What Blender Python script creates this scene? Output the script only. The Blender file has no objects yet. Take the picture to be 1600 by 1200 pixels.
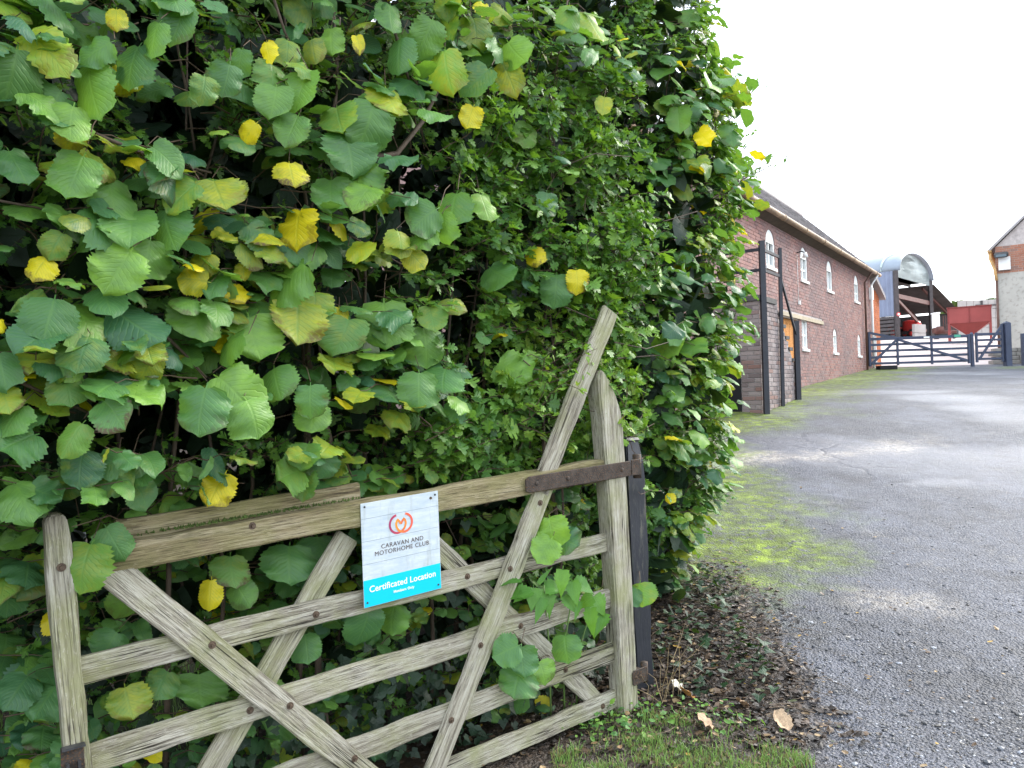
import bpy, bmesh, math, random
import numpy as np
from mathutils import Vector, Matrix, noise as mnoise
random.seed(7); rng = np.random.default_rng(11)
scene = bpy.context.scene
COL = scene.collection
# ------------------------------------------------------------------ camera, sky, sun, exposure
F = 1202.0; ROLL = math.radians(1.72); PITCH = math.radians(0.86)
CAM = np.array([0.0, 0.0, 1.55])
_f = np.array([0, math.cos(PITCH), math.sin(PITCH)]); _r0 = np.array([1.0, 0, 0]); _u0 = np.cross(_r0, _f)
CU = _u0*math.cos(ROLL) + _r0*math.sin(ROLL); CR = _r0*math.cos(ROLL) - _u0*math.sin(ROLL); CF = _f
cd = bpy.data.cameras.new('camera'); cam = bpy.data.objects.new('camera', cd); COL.objects.link(cam)
cam.matrix_world = Matrix(((CR[0], CU[0], -CF[0], CAM[0]), (CR[1], CU[1], -CF[1], CAM[1]), (CR[2], CU[2], -CF[2], CAM[2]), (0, 0, 0, 1)))
cd.sensor_width = 36; cd.lens = 36*F/1600; cd.clip_start = 0.05; cd.clip_end = 3000
scene.camera = cam
SUN_EL, SUN_AZ = math.radians(32), math.radians(58)      # azimuth measured from the view direction (+Y) to the right
world = bpy.data.worlds.new('World'); scene.world = world; world.use_nodes = True
wn = world.node_tree.nodes; wl = world.node_tree.links; wn.clear()
sky = wn.new('ShaderNodeTexSky'); sky.sky_type = 'NISHITA'; sky.sun_disc = False
sky.sun_elevation = SUN_EL; sky.sun_rotation = SUN_AZ; sky.air_density = 1.0; sky.dust_density = 3.0; sky.ozone_density = 1.0
mixw = wn.new('ShaderNodeMix'); mixw.data_type = 'RGBA'; mixw.inputs[0].default_value = 0.72
mixw.inputs[7].default_value = (11.7, 12.9, 14.3, 1)     # bright even cloud veil over the clear sky
bg = wn.new('ShaderNodeBackground'); bg.inputs[1].default_value = 0.12
wo = wn.new('ShaderNodeOutputWorld')
wl.new(sky.outputs[0], mixw.inputs[6]); wl.new(mixw.outputs[2], bg.inputs[0]); wl.new(bg.outputs[0], wo.inputs[0])
sd = bpy.data.lights.new('sun', 'SUN'); sd.energy = 1.6; sd.angle = math.radians(14); sd.color = (1.0, 0.95, 0.87)
sun = bpy.data.objects.new('sun', sd); COL.objects.link(sun)
sv = Vector((math.cos(SUN_EL)*math.sin(SUN_AZ), math.cos(SUN_EL)*math.cos(SUN_AZ), math.sin(SUN_EL)))
sun.rotation_euler = sv.to_track_quat('Z', 'Y').to_euler()
scene.view_settings.view_transform = 'Standard'; scene.view_settings.look = 'None'
scene.view_settings.gamma = 1; scene.view_settings.use_curve_mapping = False
scene.view_settings.exposure = 1.28

# ------------------------------------------------------------------ helpers
def ray(px, py):
    return CF + CR*(px-800)/F - CU*(py-600)/F
def proj(P):
    Q = np.atleast_2d(P) - CAM; d = Q@CF
    return 800+F*(Q@CR)/d, 600-F*(Q@CU)/d, d
def atY(px, py, Y):
    d = ray(px, py); return CAM + d*(Y/d[1])
PY = [-30, 0, 3.8, 5.5, 8, 12.7, 14.3, 18, 25.5, 27, 45, 60, 200, 900]; PZ = [-.4, 0, 0, .17, .5, 1.13, 1.31, 1.53, 2.1, 2.2, 4.2, 5.0, 7.0, 9]
def H(y): return float(np.interp(y, PY, PZ))

def tag(o, label=None, cat=None, group=None, kind=None):
    if label: o['label'] = label
    if cat: o['category'] = cat
    if group: o['group'] = group
    if kind: o['kind'] = kind
    return o
def empty(name, loc, label, cat, group=None, rz=0.0):
    o = bpy.data.objects.new(name, None); COL.objects.link(o); o.location = loc; o.rotation_euler = (0, 0, rz)
    o.empty_display_size = 0.1
    return tag(o, label, cat, group)
def link(name, me, parent=None, mat=None):
    o = bpy.data.objects.new(name, me); COL.objects.link(o)
    if mat is not None and not me.materials: me.materials.append(mat)
    if parent is not None: o.parent = parent
    return o
def bm_obj(name, bm, mat, parent=None, smooth=False):
    bmesh.ops.recalc_face_normals(bm, faces=bm.faces)
    me = bpy.data.meshes.new(name); bm.to_mesh(me); bm.free()
    if smooth:
        for p in me.polygons: p.use_smooth = True
    return link(name, me, parent, mat)
def box_into(bm, x0, x1, y0, y1, z0, z1, M=None):
    v = [bm.verts.new(Vector(c) if M is None else M@Vector(c)) for c in
         ((x0,y0,z0),(x1,y0,z0),(x1,y1,z0),(x0,y1,z0),(x0,y0,z1),(x1,y0,z1),(x1,y1,z1),(x0,y1,z1))]
    for q in ((0,3,2,1),(4,5,6,7),(0,1,5,4),(1,2,6,5),(2,3,7,6),(3,0,4,7)): bm.faces.new([v[i] for i in q])
    return v
def box(name, x0, x1, y0, y1, z0, z1, mat, parent=None, bev=0.004):
    bm = bmesh.new(); box_into(bm, x0, x1, y0, y1, z0, z1)
    if bev: bmesh.ops.bevel(bm, geom=list(bm.edges), offset=bev, segments=1, affect='EDGES')
    return bm_obj(name, bm, mat, parent)
def tube_into(bm, pts, rad, n=6, caps=True):
    pts = [Vector(p) for p in pts]; rings = []
    rr = rad if hasattr(rad, '__len__') else [rad]*len(pts)
    ref = Vector((0.13, 0.21, 1)).normalized()
    for i, p in enumerate(pts):
        t = (pts[min(i+1, len(pts)-1)] - pts[max(i-1, 0)]).normalized()
        a = t.cross(ref)
        if a.length < .1: a = t.cross(Vector((1, 0, 0)))
        a.normalize(); b = t.cross(a)
        rings.append([bm.verts.new(p + (a*math.cos(2*math.pi*k/n) + b*math.sin(2*math.pi*k/n))*rr[i]) for k in range(n)])
    for A, B in zip(rings, rings[1:]):
        for k in range(n): bm.faces.new((A[k], A[(k+1)%n], B[(k+1)%n], B[k]))
    if caps: bm.faces.new(rings[0][::-1]); bm.faces.new(rings[-1])
def tube(name, pts, rad, mat, parent=None, n=8):
    bm = bmesh.new(); tube_into(bm, pts, rad, n); return bm_obj(name, bm, mat, parent, True)
def beam(name, a, b, w, h, mat, parent=None):
    """rectangular bar from a to b, w across (horizontal), h deep"""
    a, b = Vector(a), Vector(b); t = (b-a); L = t.length; t.normalize()
    s = t.cross(Vector((0, 0, 1)))
    if s.length < .05: s = Vector((1, 0, 0))
    s.normalize(); u = s.cross(t)
    M = Matrix(((t.x, s.x, u.x, a.x), (t.y, s.y, u.y, a.y), (t.z, s.z, u.z, a.z), (0, 0, 0, 1)))
    bm = bmesh.new(); box_into(bm, 0, L, -w/2, w/2, -h/2, h/2, M)
    return bm_obj(name, bm, mat, parent)
def poly_prism(name, outline, y0, y1, mat, parent=None, bev=.004, seg=2):
    """outline in local (x,z), extruded from y0 to y1"""
    bm = bmesh.new(); vs = [bm.verts.new((x, y0, z)) for x, z in outline]; f = bm.faces.new(vs)
    r = bmesh.ops.extrude_face_region(bm, geom=[f])
    bmesh.ops.translate(bm, vec=(0, y1-y0, 0), verts=[e for e in r['geom'] if isinstance(e, bmesh.types.BMVert)])
    bmesh.ops.recalc_face_normals(bm, faces=bm.faces)
    if bev:
        es = [e for e in bm.edges if len(e.link_faces) == 2 and e.calc_face_angle(0) > .5]
        bmesh.ops.bevel(bm, geom=es, offset=bev, segments=seg, affect='EDGES', clamp_overlap=True)
    return bm_obj(name, bm, mat, parent)

class NT:
    def __init__(s, name):
        s.m = bpy.data.materials.new(name); s.m.use_nodes = True; s.t = s.m.node_tree; s.n = s.t.nodes
        s.b = s.n['Principled BSDF']; s.out = s.n['Material Output']
    def add(s, typ, **kw):
        nd = s.n.new('ShaderNode'+typ)
        for k, v in kw.items(): setattr(nd, k, v)
        return nd
    def put(s, sock, v):
        if hasattr(v, 'is_linked') or hasattr(v, 'links'): s.t.links.new(v, sock)
        elif isinstance(v, tuple) and len(v) == 3 and sock.type == 'RGBA': sock.default_value = (*v, 1)
        else: sock.default_value = v
    def coord(s, out='Object', scale=(1,1,1), rand=True):
        c = s.add('TexCoord'); mp = s.add('Mapping'); s.put(mp.inputs[0], c.outputs[out]); mp.inputs['Scale'].default_value = scale
        if rand:
            oi = s.add('ObjectInfo'); mu = s.math('MULTIPLY', oi.outputs['Random'], 37.0); cb = s.add('CombineXYZ')
            for i in range(3): s.put(cb.inputs[i], mu)
            s.put(mp.inputs['Location'], cb.outputs[0])
        return mp.outputs[0]
    def math(s, op, a, b=None, c=None, clamp=False):
        nd = s.add('Math', operation=op, use_clamp=clamp); s.put(nd.inputs[0], a)
        if b is not None: s.put(nd.inputs[1], b)
        if c is not None: s.put(nd.inputs[2], c)
        return nd.outputs[0]
    def noise(s, vec, scale, detail=4, rough=.55, out=0):
        nd = s.add('TexNoise'); nd.inputs['Scale'].default_value = scale; nd.inputs['Detail'].default_value = detail
        nd.inputs['Roughness'].default_value = rough; s.put(nd.inputs['Vector'], vec); return nd.outputs[out]
    def ramp(s, v, stops):
        nd = s.add('ValToRGB'); r = nd.color_ramp
        while len(r.elements) < len(stops): r.elements.new(.5)
        for e, (p, c) in zip(r.elements, stops): e.position = p; e.color = (*c, 1) if hasattr(c, '__len__') else (c, c, c, 1)
        s.put(nd.inputs[0], v); return nd.outputs[0]
    def mix(s, f, a, b, mode='MIX'):
        nd = s.add('Mix'); nd.data_type = 'RGBA'; nd.blend_type = mode; nd.clamp_factor = True
        s.put(nd.inputs[0], f); s.put(nd.inputs[6], a); s.put(nd.inputs[7], b); return nd.outputs[2]
    def bump(s, h, strength=.4, dist=.01, normal=None):
        nd = s.add('Bump'); nd.inputs['Strength'].default_value = strength; nd.inputs['Distance'].default_value = dist
        s.put(nd.inputs['Height'], h)
        if normal is not None: s.put(nd.inputs['Normal'], normal)
        s.put(s.b.inputs['Normal'], nd.outputs[0]); return nd.outputs[0]
    def fin(s, color=None, rough=.6, spec=.5, metal=0.0):
        if color is not None: s.put(s.b.inputs['Base Color'], color)
        s.put(s.b.inputs['Roughness'], rough); s.put(s.b.inputs['Specular IOR Level'], spec); s.b.inputs['Metallic'].default_value = metal
        return s.m

def mat_wood(name, base, dark, pale, algae, algae_amt=.5):
    k = NT(name); v = k.coord('Object', (1, 1, 1))
    g = k.coord('Object', (1.1, 14, 22)); fine = k.coord('Object', (7, 90, 150)); bl = k.coord('Object', (14, 40, 60))
    n1 = k.noise(g, 2.0, 6, .7); n2 = k.noise(fine, 1.5, 4, .65); n3 = k.noise(v, 4.5, 6, .65); n4 = k.noise(bl, 2.2, 4, .7); n5 = k.noise(v, 2.1, 4, .6)
    c = k.ramp(n1, [(.32, dark), (.47, base), (.72, pale)])
    c = k.mix(k.ramp(n2, [(.36, .85), (.50, 0)]), c, dark)
    c = k.mix(k.math('MULTIPLY', k.ramp(n3, [(.44, 0), (.64, 1)]), algae_amt), c, algae)
    c = k.mix(k.ramp(n4, [(.58, 0), (.70, .55)]), c, pale)
    c = k.mix(k.ramp(n5, [(.56, 0), (.74, .5)]), c, dark)
    sp1 = k.noise(k.coord('Object', (.9, 30, 45)), 1.0, 3, .5); split = k.math('MULTIPLY', k.ramp(k.math('ABSOLUTE', k.math('SUBTRACT', sp1, .5)), [(0, 1), (.012, .7), (.022, 0)]), k.ramp(n5, [(.48, 0), (.60, 1)]))
    c = k.mix(split, c, (.03, .025, .018))
    h = k.math('ADD', k.math('MULTIPLY', n2, 1.0), k.math('ADD', n1, k.math('MULTIPLY', n4, .6)))
    h = k.math('SUBTRACT', h, k.math('MULTIPLY', split, 1.2))
    k.bump(h, .8, .005)
    return k.fin(c, .85, .2)
def mat_plain(name, col, rough=.6, var=.25, scale=6, metal=0.0, spec=.4, bump=.15, dirt=None):
    k = NT(name); v = k.coord('Object'); n = k.noise(v, scale, 5, .6); n2 = k.noise(v, scale*7, 3)
    lo = tuple(c*(1-var) for c in col); hi = tuple(min(1, c*(1+var)) for c in col)
    c = k.ramp(n, [(.3, lo), (.7, hi)])
    if dirt: c = k.mix(k.ramp(n2, [(.52, 0), (.68, .8)]), c, dirt)
    if bump: k.bump(k.math('ADD', n, n2), bump, .004)
    return k.fin(c, rough, spec, metal)
WOOD = mat_wood('weathered_oak', (.34, .31, .24), (.12, .10, .075), (.53, .50, .42), (.25, .255, .115), .7)
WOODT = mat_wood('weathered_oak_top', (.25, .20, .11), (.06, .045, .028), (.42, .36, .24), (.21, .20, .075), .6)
RUST = mat_plain('rusted_iron', (.05, .04, .033), .7, .5, 25, .3, .4, .5, (.16, .075, .03))
BOLT = mat_plain('bolt_iron', (.11, .075, .05), .55, .4, 60, .4, .5, .3)
IRONB = mat_plain('dark_iron', (.05, .05, .052), .5, .4, 25, .3)
k = NT('flaking_black_paint'); v = k.coord('Object', (1, 1, .22)); n = k.noise(v, 22, 6, .7); n2 = k.noise(v, 70, 3, .6); n3 = k.noise(k.coord('Object', (1, 1, .6)), 5, 4)
c = k.mix(k.math('MULTIPLY', k.ramp(n, [(.52, 0), (.60, 1)]), k.ramp(n3, [(.40, 0), (.6, .85)])), (.012, .014, .02), (.11, .105, .08)); c = k.mix(k.ramp(n2, [(.6, 0), (.75, .5)]), c, (.04, .05, .03))
k.bump(n, .7, .006); BLACKPOST = k.fin(c, .5, .5)
GATEBLUE = mat_plain('slate_blue_paint', (.035, .045, .08), .55, .2, 4)
WHITEP = mat_plain('white_paint', (.78, .78, .76), .5, .08, 5)
GLASS = NT('window_glass').fin((.16, .21, .24), .08, .6)
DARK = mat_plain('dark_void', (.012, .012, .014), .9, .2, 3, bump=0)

# ------------------------------------------------------------------ ground, driveway, yard
def vnoise(x, y, s, seed=0): return mnoise.noise((x*s+seed, y*s-seed*1.7, seed*.31))
def sstep(a, b, x):
    t = min(1, max(0, (x-a)/(b-a))); return t*t*(3-2*t)
def grid_mesh(name, xs, ys, zf, attr=None):
    nx, ny = len(xs), len(ys)
    V = np.array([(x, y, zf(x, y)) for y in ys for x in xs], float)
    i = np.arange(nx*ny).reshape(ny, nx)
    Fc = np.stack([i[:-1, :-1], i[:-1, 1:], i[1:, 1:], i[1:, :-1]], -1).reshape(-1, 4)
    me = bpy.data.meshes.new(name); me.from_pydata(V.tolist(), [], Fc.tolist())
    for p in me.polygons: p.use_smooth = True
    if attr:
        a = me.attributes.new('cover', 'FLOAT_COLOR', 'POINT')
        a.data.foreach_set('color', np.array([attr(x, y) for y in ys for x in xs], np.float32).ravel())
    return me
def stepped(*segs):
    out = []
    for a, b, s in segs: out += list(np.arange(a, b, s))
    out.append(segs[-1][1]); return out
# ground (soil and meadow) to the horizon
k = NT('soil_and_turf'); v = k.coord('Object', rand=False)
n1 = k.noise(v, .9, 6, .6); n2 = k.noise(v, 14, 6, .7); n3 = k.noise(v, 60, 4, .7)
c = k.ramp(n2, [(.3, (.022, .015, .010)), (.55, (.055, .036, .022)), (.75, (.10, .07, .042))])
c = k.mix(k.ramp(n1, [(.52, 0), (.66, .8)]), c, (.06, .10, .025))
k.bump(k.math('ADD', n2, n3), .8, .03); GROUND = k.fin(c, .9, .2)
gm = grid_mesh('ground', stepped((-600, -40, 80), (-40, -6, 4), (-6, 4, .25), (4, 40, 4), (40, 600, 80)), stepped((-60, 0, 10), (0, 8, .25), (8, 32, 2), (32, 60, 7), (60, 200, 35), (200, 900, 140)),
               lambda x, y: H(y) - .035 + (.03*vnoise(x, y, 1.3, 3) if y < 8 else 0))
tag(link('ground', gm, None, GROUND), kind='structure')

def hedge_edge(y):      # where the planted strip ends and the drive begins
    return float(np.interp(y, [2, 3.2, 4, 5, 6, 7.7, 9.5, 12], [1.05, 1.25, 1.5, 1.55, 1.5, 1.75, 2.4, 3.4]))
def cover(x, y):
    n = vnoise(x, y, 1.1, 5)*.5 + vnoise(x, y, 3.1, 9)*.35 + vnoise(x, y, 9, 2)*.22
    soil = sstep(.12, -.12, x - hedge_edge(y) + n*.35) * sstep(6.3, 4.9, y + n)
    # moss: along the planted edge, and along the foot of the barn wall
    me_ = np.interp(y, [4.4, 5, 5.7, 7, 8.1, 9.5, 11], [1.65, 1.75, 2.25, 2.75, 3.1, 2.9, 2.9])
    moss = sstep(.35, -.55, x - me_ + n*.9) * sstep(4.5, 5.2, y + n*.6) * sstep(12.4, 11.2, y)
    moss *= .72 + .28*sstep(-.35, .15, vnoise(x, y, 1.7, 21) + .5*vnoise(x, y, 5, 4))
    dwall = (x-4.40)*.819 + (y-14.7)*-.574
    m2 = sstep(2.0, .9, dwall + n*1.2 - .35*sstep(15, 11, y)) * sstep(10.6, 11.8, y + n)
    m2 *= .6 + .4*sstep(-.4, .1, vnoise(x, y, .9, 33))
    m3 = .7*sstep(1.0, .4, abs(y-23.2)+n*.6) * sstep(14.2, 15.5, x + n)
    moss = max(moss, m2, m3)
    # pale sandy rut that leaves the hedge and crosses the drive
    ln = 9.55 + .42*(x-3.0)*.35 + .25*math.sin(x*1.3)
    tan = sstep(.5, .08, abs(y-ln) + n*.55) * sstep(6.4, 3.6, x + n) 
    tan = max(tan, .75*sstep(.34, .06, abs(y-8.85-.12*x)+n*.4)*sstep(4.0, 2.8, x+n))
    tan = max(tan, .6*sstep(.38, .02, math.hypot((x-2.5)/1.5, y-5.05)+n*.35))
    wet = sstep(-.1, .5, vnoise(x, y, .45, 41) + .6*vnoise(x*.5, y*1.4, .8, 13)) * sstep(6.5, 10, y)
    wet = max(wet, .9*sstep(1.0, .5, math.hypot((x-4.45)/.42, (y-8.03)/.2)+n*.5))
    return (moss, tan, soil, wet)
k = NT('worn_asphalt'); v = k.coord('Object', rand=False)
at = k.add('Attribute', attribute_name='cover'); sp = k.add('SeparateColor'); k.put(sp.inputs[0], at.outputs['Color'])
vo = k.add('TexVoronoi'); vo.inputs['Scale'].default_value = 60; k.put(vo.inputs['Vector'], v)
vo2 = k.add('TexVoronoi'); vo2.inputs['Scale'].default_value = 130; k.put(vo2.inputs['Vector'], v)
sc_ = k.add('SeparateColor'); k.put(sc_.inputs[0], vo.outputs['Color'])
sc2 = k.add('SeparateColor'); k.put(sc2.inputs[0], vo2.outputs['Color'])
n1 = k.noise(v, 1.0, 7, .68); n2 = k.noise(v, 9, 5, .65); n7 = k.noise(v, 3.2, 6, .7)
c = k.ramp(sc_.outputs[0], [(0, (.024, .026, .036)), (.5, (.055, .059, .078)), (.85, (.098, .103, .127)), (.97, (.21, .215, .235))])
c = k.mix(.45, c, k.ramp(sc2.outputs[1], [(0, (.022, .024, .032)), (.6, (.066, .070, .090)), (.92, (.12, .125, .15)), (1, (.25, .255, .27))]))
c = k.mix(k.ramp(n1, [(.42, .0), (.60, .7)]), c, (.118, .123, .152))
c = k.mix(k.ramp(n7, [(.50, 0), (.66, .75)]), c, (.032, .031, .034))
n8 = k.noise(v, 2.1, 6, .7); c = k.mix(k.ramp(n8, [(.58, 0), (.68, .5)]), c, k.ramp(sc_.outputs[2], [(0, (.08, .075, .07)), (.7, (.16, .15, .14)), (1, (.3, .28, .26))]))
wv = k.add('Mapping'); k.put(wv.inputs[0], v)
dist = k.add('TexNoise'); dist.inputs['Scale'].default_value = 2.2; k.put(dist.inputs['Vector'], v)
vm = k.add('VectorMath', operation='MULTIPLY_ADD'); k.put(vm.inputs[0], dist.outputs['Color']); vm.inputs[1].default_value = (.6, .6, .6); k.put(vm.inputs[2], v)
ce = k.add('TexVoronoi', feature='DISTANCE_TO_EDGE'); ce.inputs['Scale'].default_value = .8; k.put(ce.inputs['Vector'], vm.outputs[0])
crack = k.math('MULTIPLY', k.ramp(ce.outputs['Distance'], [(.0, 1), (.02, .8), (.05, 0)]), k.ramp(k.noise(v, .55, 3), [(.50, 0), (.62, .45)]))
c = k.mix(crack, c, (.016, .016, .019))
n9 = k.noise(k.coord('Object', (1, .55, 1), rand=False), .8, 8, .72); c = k.mix(k.ramp(n9, [(.44, 0), (.58, .62)]), c, k.mix(k.ramp(sc_.outputs[0], [(.6, 0), (.95, 1)]), (.030, .031, .037), (.10, .10, .11)))
WET = at.outputs['Alpha']
c = k.mix(k.math('MULTIPLY', WET, .5), c, (.085, .09, .115))
tanf = k.math('MULTIPLY', sp.outputs[1], k.ramp(k.noise(v, 13, 7, .75), [(.40, .08), (.53, 1)]))
c = k.mix(tanf, c, k.ramp(sc_.outputs[1], [(0, (.20, .165, .13)), (.6, (.32, .28, .235)), (1, (.50, .46, .41))]))
mossf = k.math('MULTIPLY', sp.outputs[0], k.ramp(k.noise(v, 11, 8, .8), [(.40, .05), (.50, 1)]))
c = k.mix(mossf, c, k.ramp(k.noise(v, 5, 5, .7), [(.32, (.06, .065, .02)), (.5, (.13, .17, .03)), (.66, (.26, .34, .04))]))
soilc = k.ramp(k.noise(v, 38, 6, .75), [(.3, (.018, .012, .009)), (.55, (.045, .03, .02)), (.75, (.11, .075, .045))])
c = k.mix(sp.outputs[2], c, soilc)
rel = k.math('MULTIPLY', k.math('SUBTRACT', 1.0, vo.outputs['Distance']), k.math('SUBTRACT', 1.0, k.math('MULTIPLY', WET, .8)))
rel = k.math('ADD', rel, k.math('MULTIPLY', n2, 1.2)); rel = k.math('ADD', rel, k.math('MULTIPLY', vo2.outputs['Distance'], -.4))
rel = k.math('SUBTRACT', rel, k.math('MULTIPLY', crack, 1.5))
k.bump(rel, .85, .018)
rg = k.math('SUBTRACT', .62, k.math('MULTIPLY', WET, .22)); rg = k.math('ADD', rg, k.math('MULTIPLY', mossf, .3), clamp=True)
ROAD = k.fin(c, rg, .5)
def road_z(x, y):
    z = H(y) + .006
    if y < 14: z += .014*vnoise(x, y, 1.0, 1) + .006*vnoise(x, y, 4, 6) + (.004*vnoise(x, y, 17, 8) if y < 7 else 0)
    if y < 7: z += .05*sstep(.3, -.5, x-hedge_edge(y))*sstep(3.4, 4.2, y)
    return z
def road_left(y): return float(np.interp(y, [1, 3.3, 5, 8, 11, 12.5, 26], [.35, .35, .35, .9, 2.2, 2.8, 12]))
xs = stepped((-.2, 4.2, .045), (4.2, 8, .1), (8, 20.5, .35)); ys = stepped((1.4, 6.6, .045), (6.6, 10.5, .075), (10.5, 16, .16), (16, 25.4, .35))
dm = grid_mesh('driveway', xs, ys, road_z, cover); tag(link('driveway', dm, None, ROAD), kind='structure')
k = NT('pale_concrete'); v = k.coord('Object', rand=False); n = k.noise(v, .6, 6, .6)
c = k.ramp(n, [(.3, (.40, .32, .30)), (.7, (.50, .42, .395))]); k.bump(k.noise(v, 30, 4), .2, .01); YARD = k.fin(c, .75, .3)
ym = grid_mesh('yard', stepped((2, 60, 2)), stepped((25.4, 75, 1.6)), lambda x, y: H(y)+.012); tag(link('yard', ym, None, YARD), kind='structure')

# ------------------------------------------------------------------ old field gate
GP0 = np.array([-1.40, 2.30, 0.0]); GD = np.array([.8, .6, 0.0]); GN = np.array([.6, -.8, 0.0])
def G(u, w, z): return GP0 + GD*u + GN*w + np.array([0, 0, z])
gate = empty('field_gate', GP0, 'weathered wooden five-bar gate with a tall hinge post and raking brace', 'gate', rz=math.atan2(.6, .8))
def member(name, a, b, wa, wb, y0, y1, mat, ends=(0, 0), wob=.004, cap=0):
    """board whose centre line runs a->b in the gate plane (u,z); y0..y1 depth (negative is towards the viewer)"""
    a = np.array(a, float); b = np.array(b, float); L = np.linalg.norm(b-a); t = (b-a)/L; n = max(2, int(L/.09))
    top, bot = [], []
    for i in range(n+1):
        s = i/n; w = wa+(wb-wa)*s; x0 = L*s
        ex = 0
        if i == 0: ex = ends[0]
        if i == n: ex = ends[1]
        top.append((x0+ex, w/2+random.uniform(-wob, wob))); bot.append((x0-ex, -w/2+random.uniform(-wob, wob)))
    if cap:
        w = wb; top[-1] = (L-.02, w/2-.004); bot[-1] = (L-.02, -w/2+.004)
        top.append((L-.004, w*.25)); bot.append((L-.004, -w*.25))
    o = poly_prism(name, bot + top[::-1], y0, y1, mat, gate, .005, 2)
    ang = math.atan2(t[1], t[0]); o.rotation_euler = (0, -ang, 0); o.location = (a[0], 0, a[1])
    return o
member('stile', (.095, .0), (.018, 1.243), .07, .066, -.045, .03, WOOD, cap=1)
out = [(2.307, .0), (2.418, .0), (2.406, .5), (2.390, 1.0), (2.374, 1.40), (2.362, 1.46), (2.335, 1.53), (2.295, 1.60), (2.255, 1.655), (2.236, 1.66), (2.222, 1.61), (2.224, 1.53), (2.238, 1.42), (2.250, 1.25), (2.265, 1.0), (2.29, .5)]
hs = poly_prism('hinge_stile', [(z, -(x-2.36)) for x, z in out], -.05, .04, WOOD, gate, .008, 3)
hs.location = (2.36, 0, 0); hs.rotation_euler = (0, -math.pi/2, 0)
TR = member('top_rail', (.065, 1.079), (2.35, 1.19), .082, .104, -.035, .03, WOODT)
member('cap_board', (.19, 1.155), (1.04, 1.193), .075, .075, .04, .075, WOODT)
member('rail', (.07, .755), (2.36, .845), .086, .086, -.012, .016, WOOD)
member('rail', (.08, .483), (2.37, .578), .086, .094, -.012, .016, WOOD)
member('rail', (.085, .205), (2.38, .321), .084, .092, -.012, .016, WOOD)
member('rail', (.09, -.012), (2.385, .097), .082, .086, -.012, .016, WOOD)
member('brace', (2.333, 1.945), (1.86, 1.12), .100, .104, -.0335, -.013, WOOD)
member('brace', (1.90, 1.15), (1.235, -.02), .104, .098, -.0335, -.013, WOOD)
member('brace', (.10, 1.122), (1.13, .02), .098, .084, -.0335, -.013, WOOD)
member('brace', (.975, 1.04), (.30, .10), .092, .092, .017, .041, WOOD)
member('brace', (1.305, 1.00), (2.27, .04), .084, .084, .017, .041, WOOD)
def bolt(u, z, y, r=.011):
    bm = bmesh.new(); bmesh.ops.create_cone(bm, cap_ends=True, segments=14, radius1=r*1.45, radius2=r*1.35, depth=.003)
    bmesh.ops.create_cone(bm, cap_ends=True, segments=10, radius1=r*.8, radius2=r*.55, depth=.010, matrix=Matrix.Translation((0, 0, .005)))
    o = bm_obj('bolt', bm, BOLT, gate); o.rotation_euler = (math.pi/2, 0, 0); o.location = (u, y, z)
FR, RL = -.035, -.0135
for u, z, y in [(.458,.758,FR),(.827,.782,RL),(.583,.504,RL),(.715,.491,FR),(1.482,.811,RL),(1.686,.813,FR),(1.749,.554,RL),(1.523,.525,FR),(1.995,.308,RL),(1.371,.26,FR),(.952,.236,FR),(2.215,.086,RL),(.031,1.082,-.0465),(.599,1.132,FR),(1.86,1.075,FR),(1.30,1.155,FR)]:
    bolt(u, z, y, .009)
# strap hinge with its rounded end and the knuckle on the post
st = poly_prism('hinge_strap', [(0, -.028), (.02, -.036), (.25, -.036), (.64, -.036), (.64, .036), (.25, .036), (.02, .034), (0, .022)], -.058, -.051, RUST, gate, .002, 1)
st.location = (1.765, 0, 1.163); st.rotation_euler = (0, -.033, 0)
for du in (.06, .24, .58):
    b_ = bm_b = bmesh.new(); bmesh.ops.create_uvsphere(bm_b, u_segments=8, v_segments=5, radius=.010)
    o = bm_obj('rivet', bm_b, RUST, st, True); o.location = (du, -.059, 0); o.scale = (1, .4, 1)
tube('hinge_knuckle', [(2.475, -.03, 1.13), (2.475, -.03, 1.245)], .021, RUST, gate, 12)
box('hinge_plate', 2.41, 2.47, -.058, -.052, 1.148, 1.224, RUST, gate, .002)
poly_prism('lower_hinge', [(2.375, .155), (2.385, .15), (2.47, .155), (2.47, .225), (2.385, .222), (2.372, .212)], -.058, -.051, RUST, gate, .002, 1)
for u in (2.395, 2.425): bolt(u, .188, -.0585, .006)
box('hinge_hook', 2.455, 2.495, -.03, .06, 1.15, 1.17, RUST, gate, .002)
box('hinge_hook', 2.46, 2.50, -.03, .06, .17, .19, RUST, gate, .002)
tube('lower_knuckle', [(2.48, -.03, .14), (2.48, -.03, .235)], .018, RUST, gate, 10)
lt = poly_prism('latch', [(.018, .36), (.085, .36), (.078, .556), (.018, .556)], -.049, -.046, RUST, gate, .001, 1)
bm = bmesh.new(); box_into(bm, .02, .08, -.075, -.05, .552, .558); box_into(bm, .03, .038, -.072, -.05, .43, .51); box_into(bm, .06, .068, -.072, -.05, .43, .51); box_into(bm, .03, .068, -.078, -.07, .44, .455)
bm_obj('latch_staple', bm, IRONB, lt)
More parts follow.
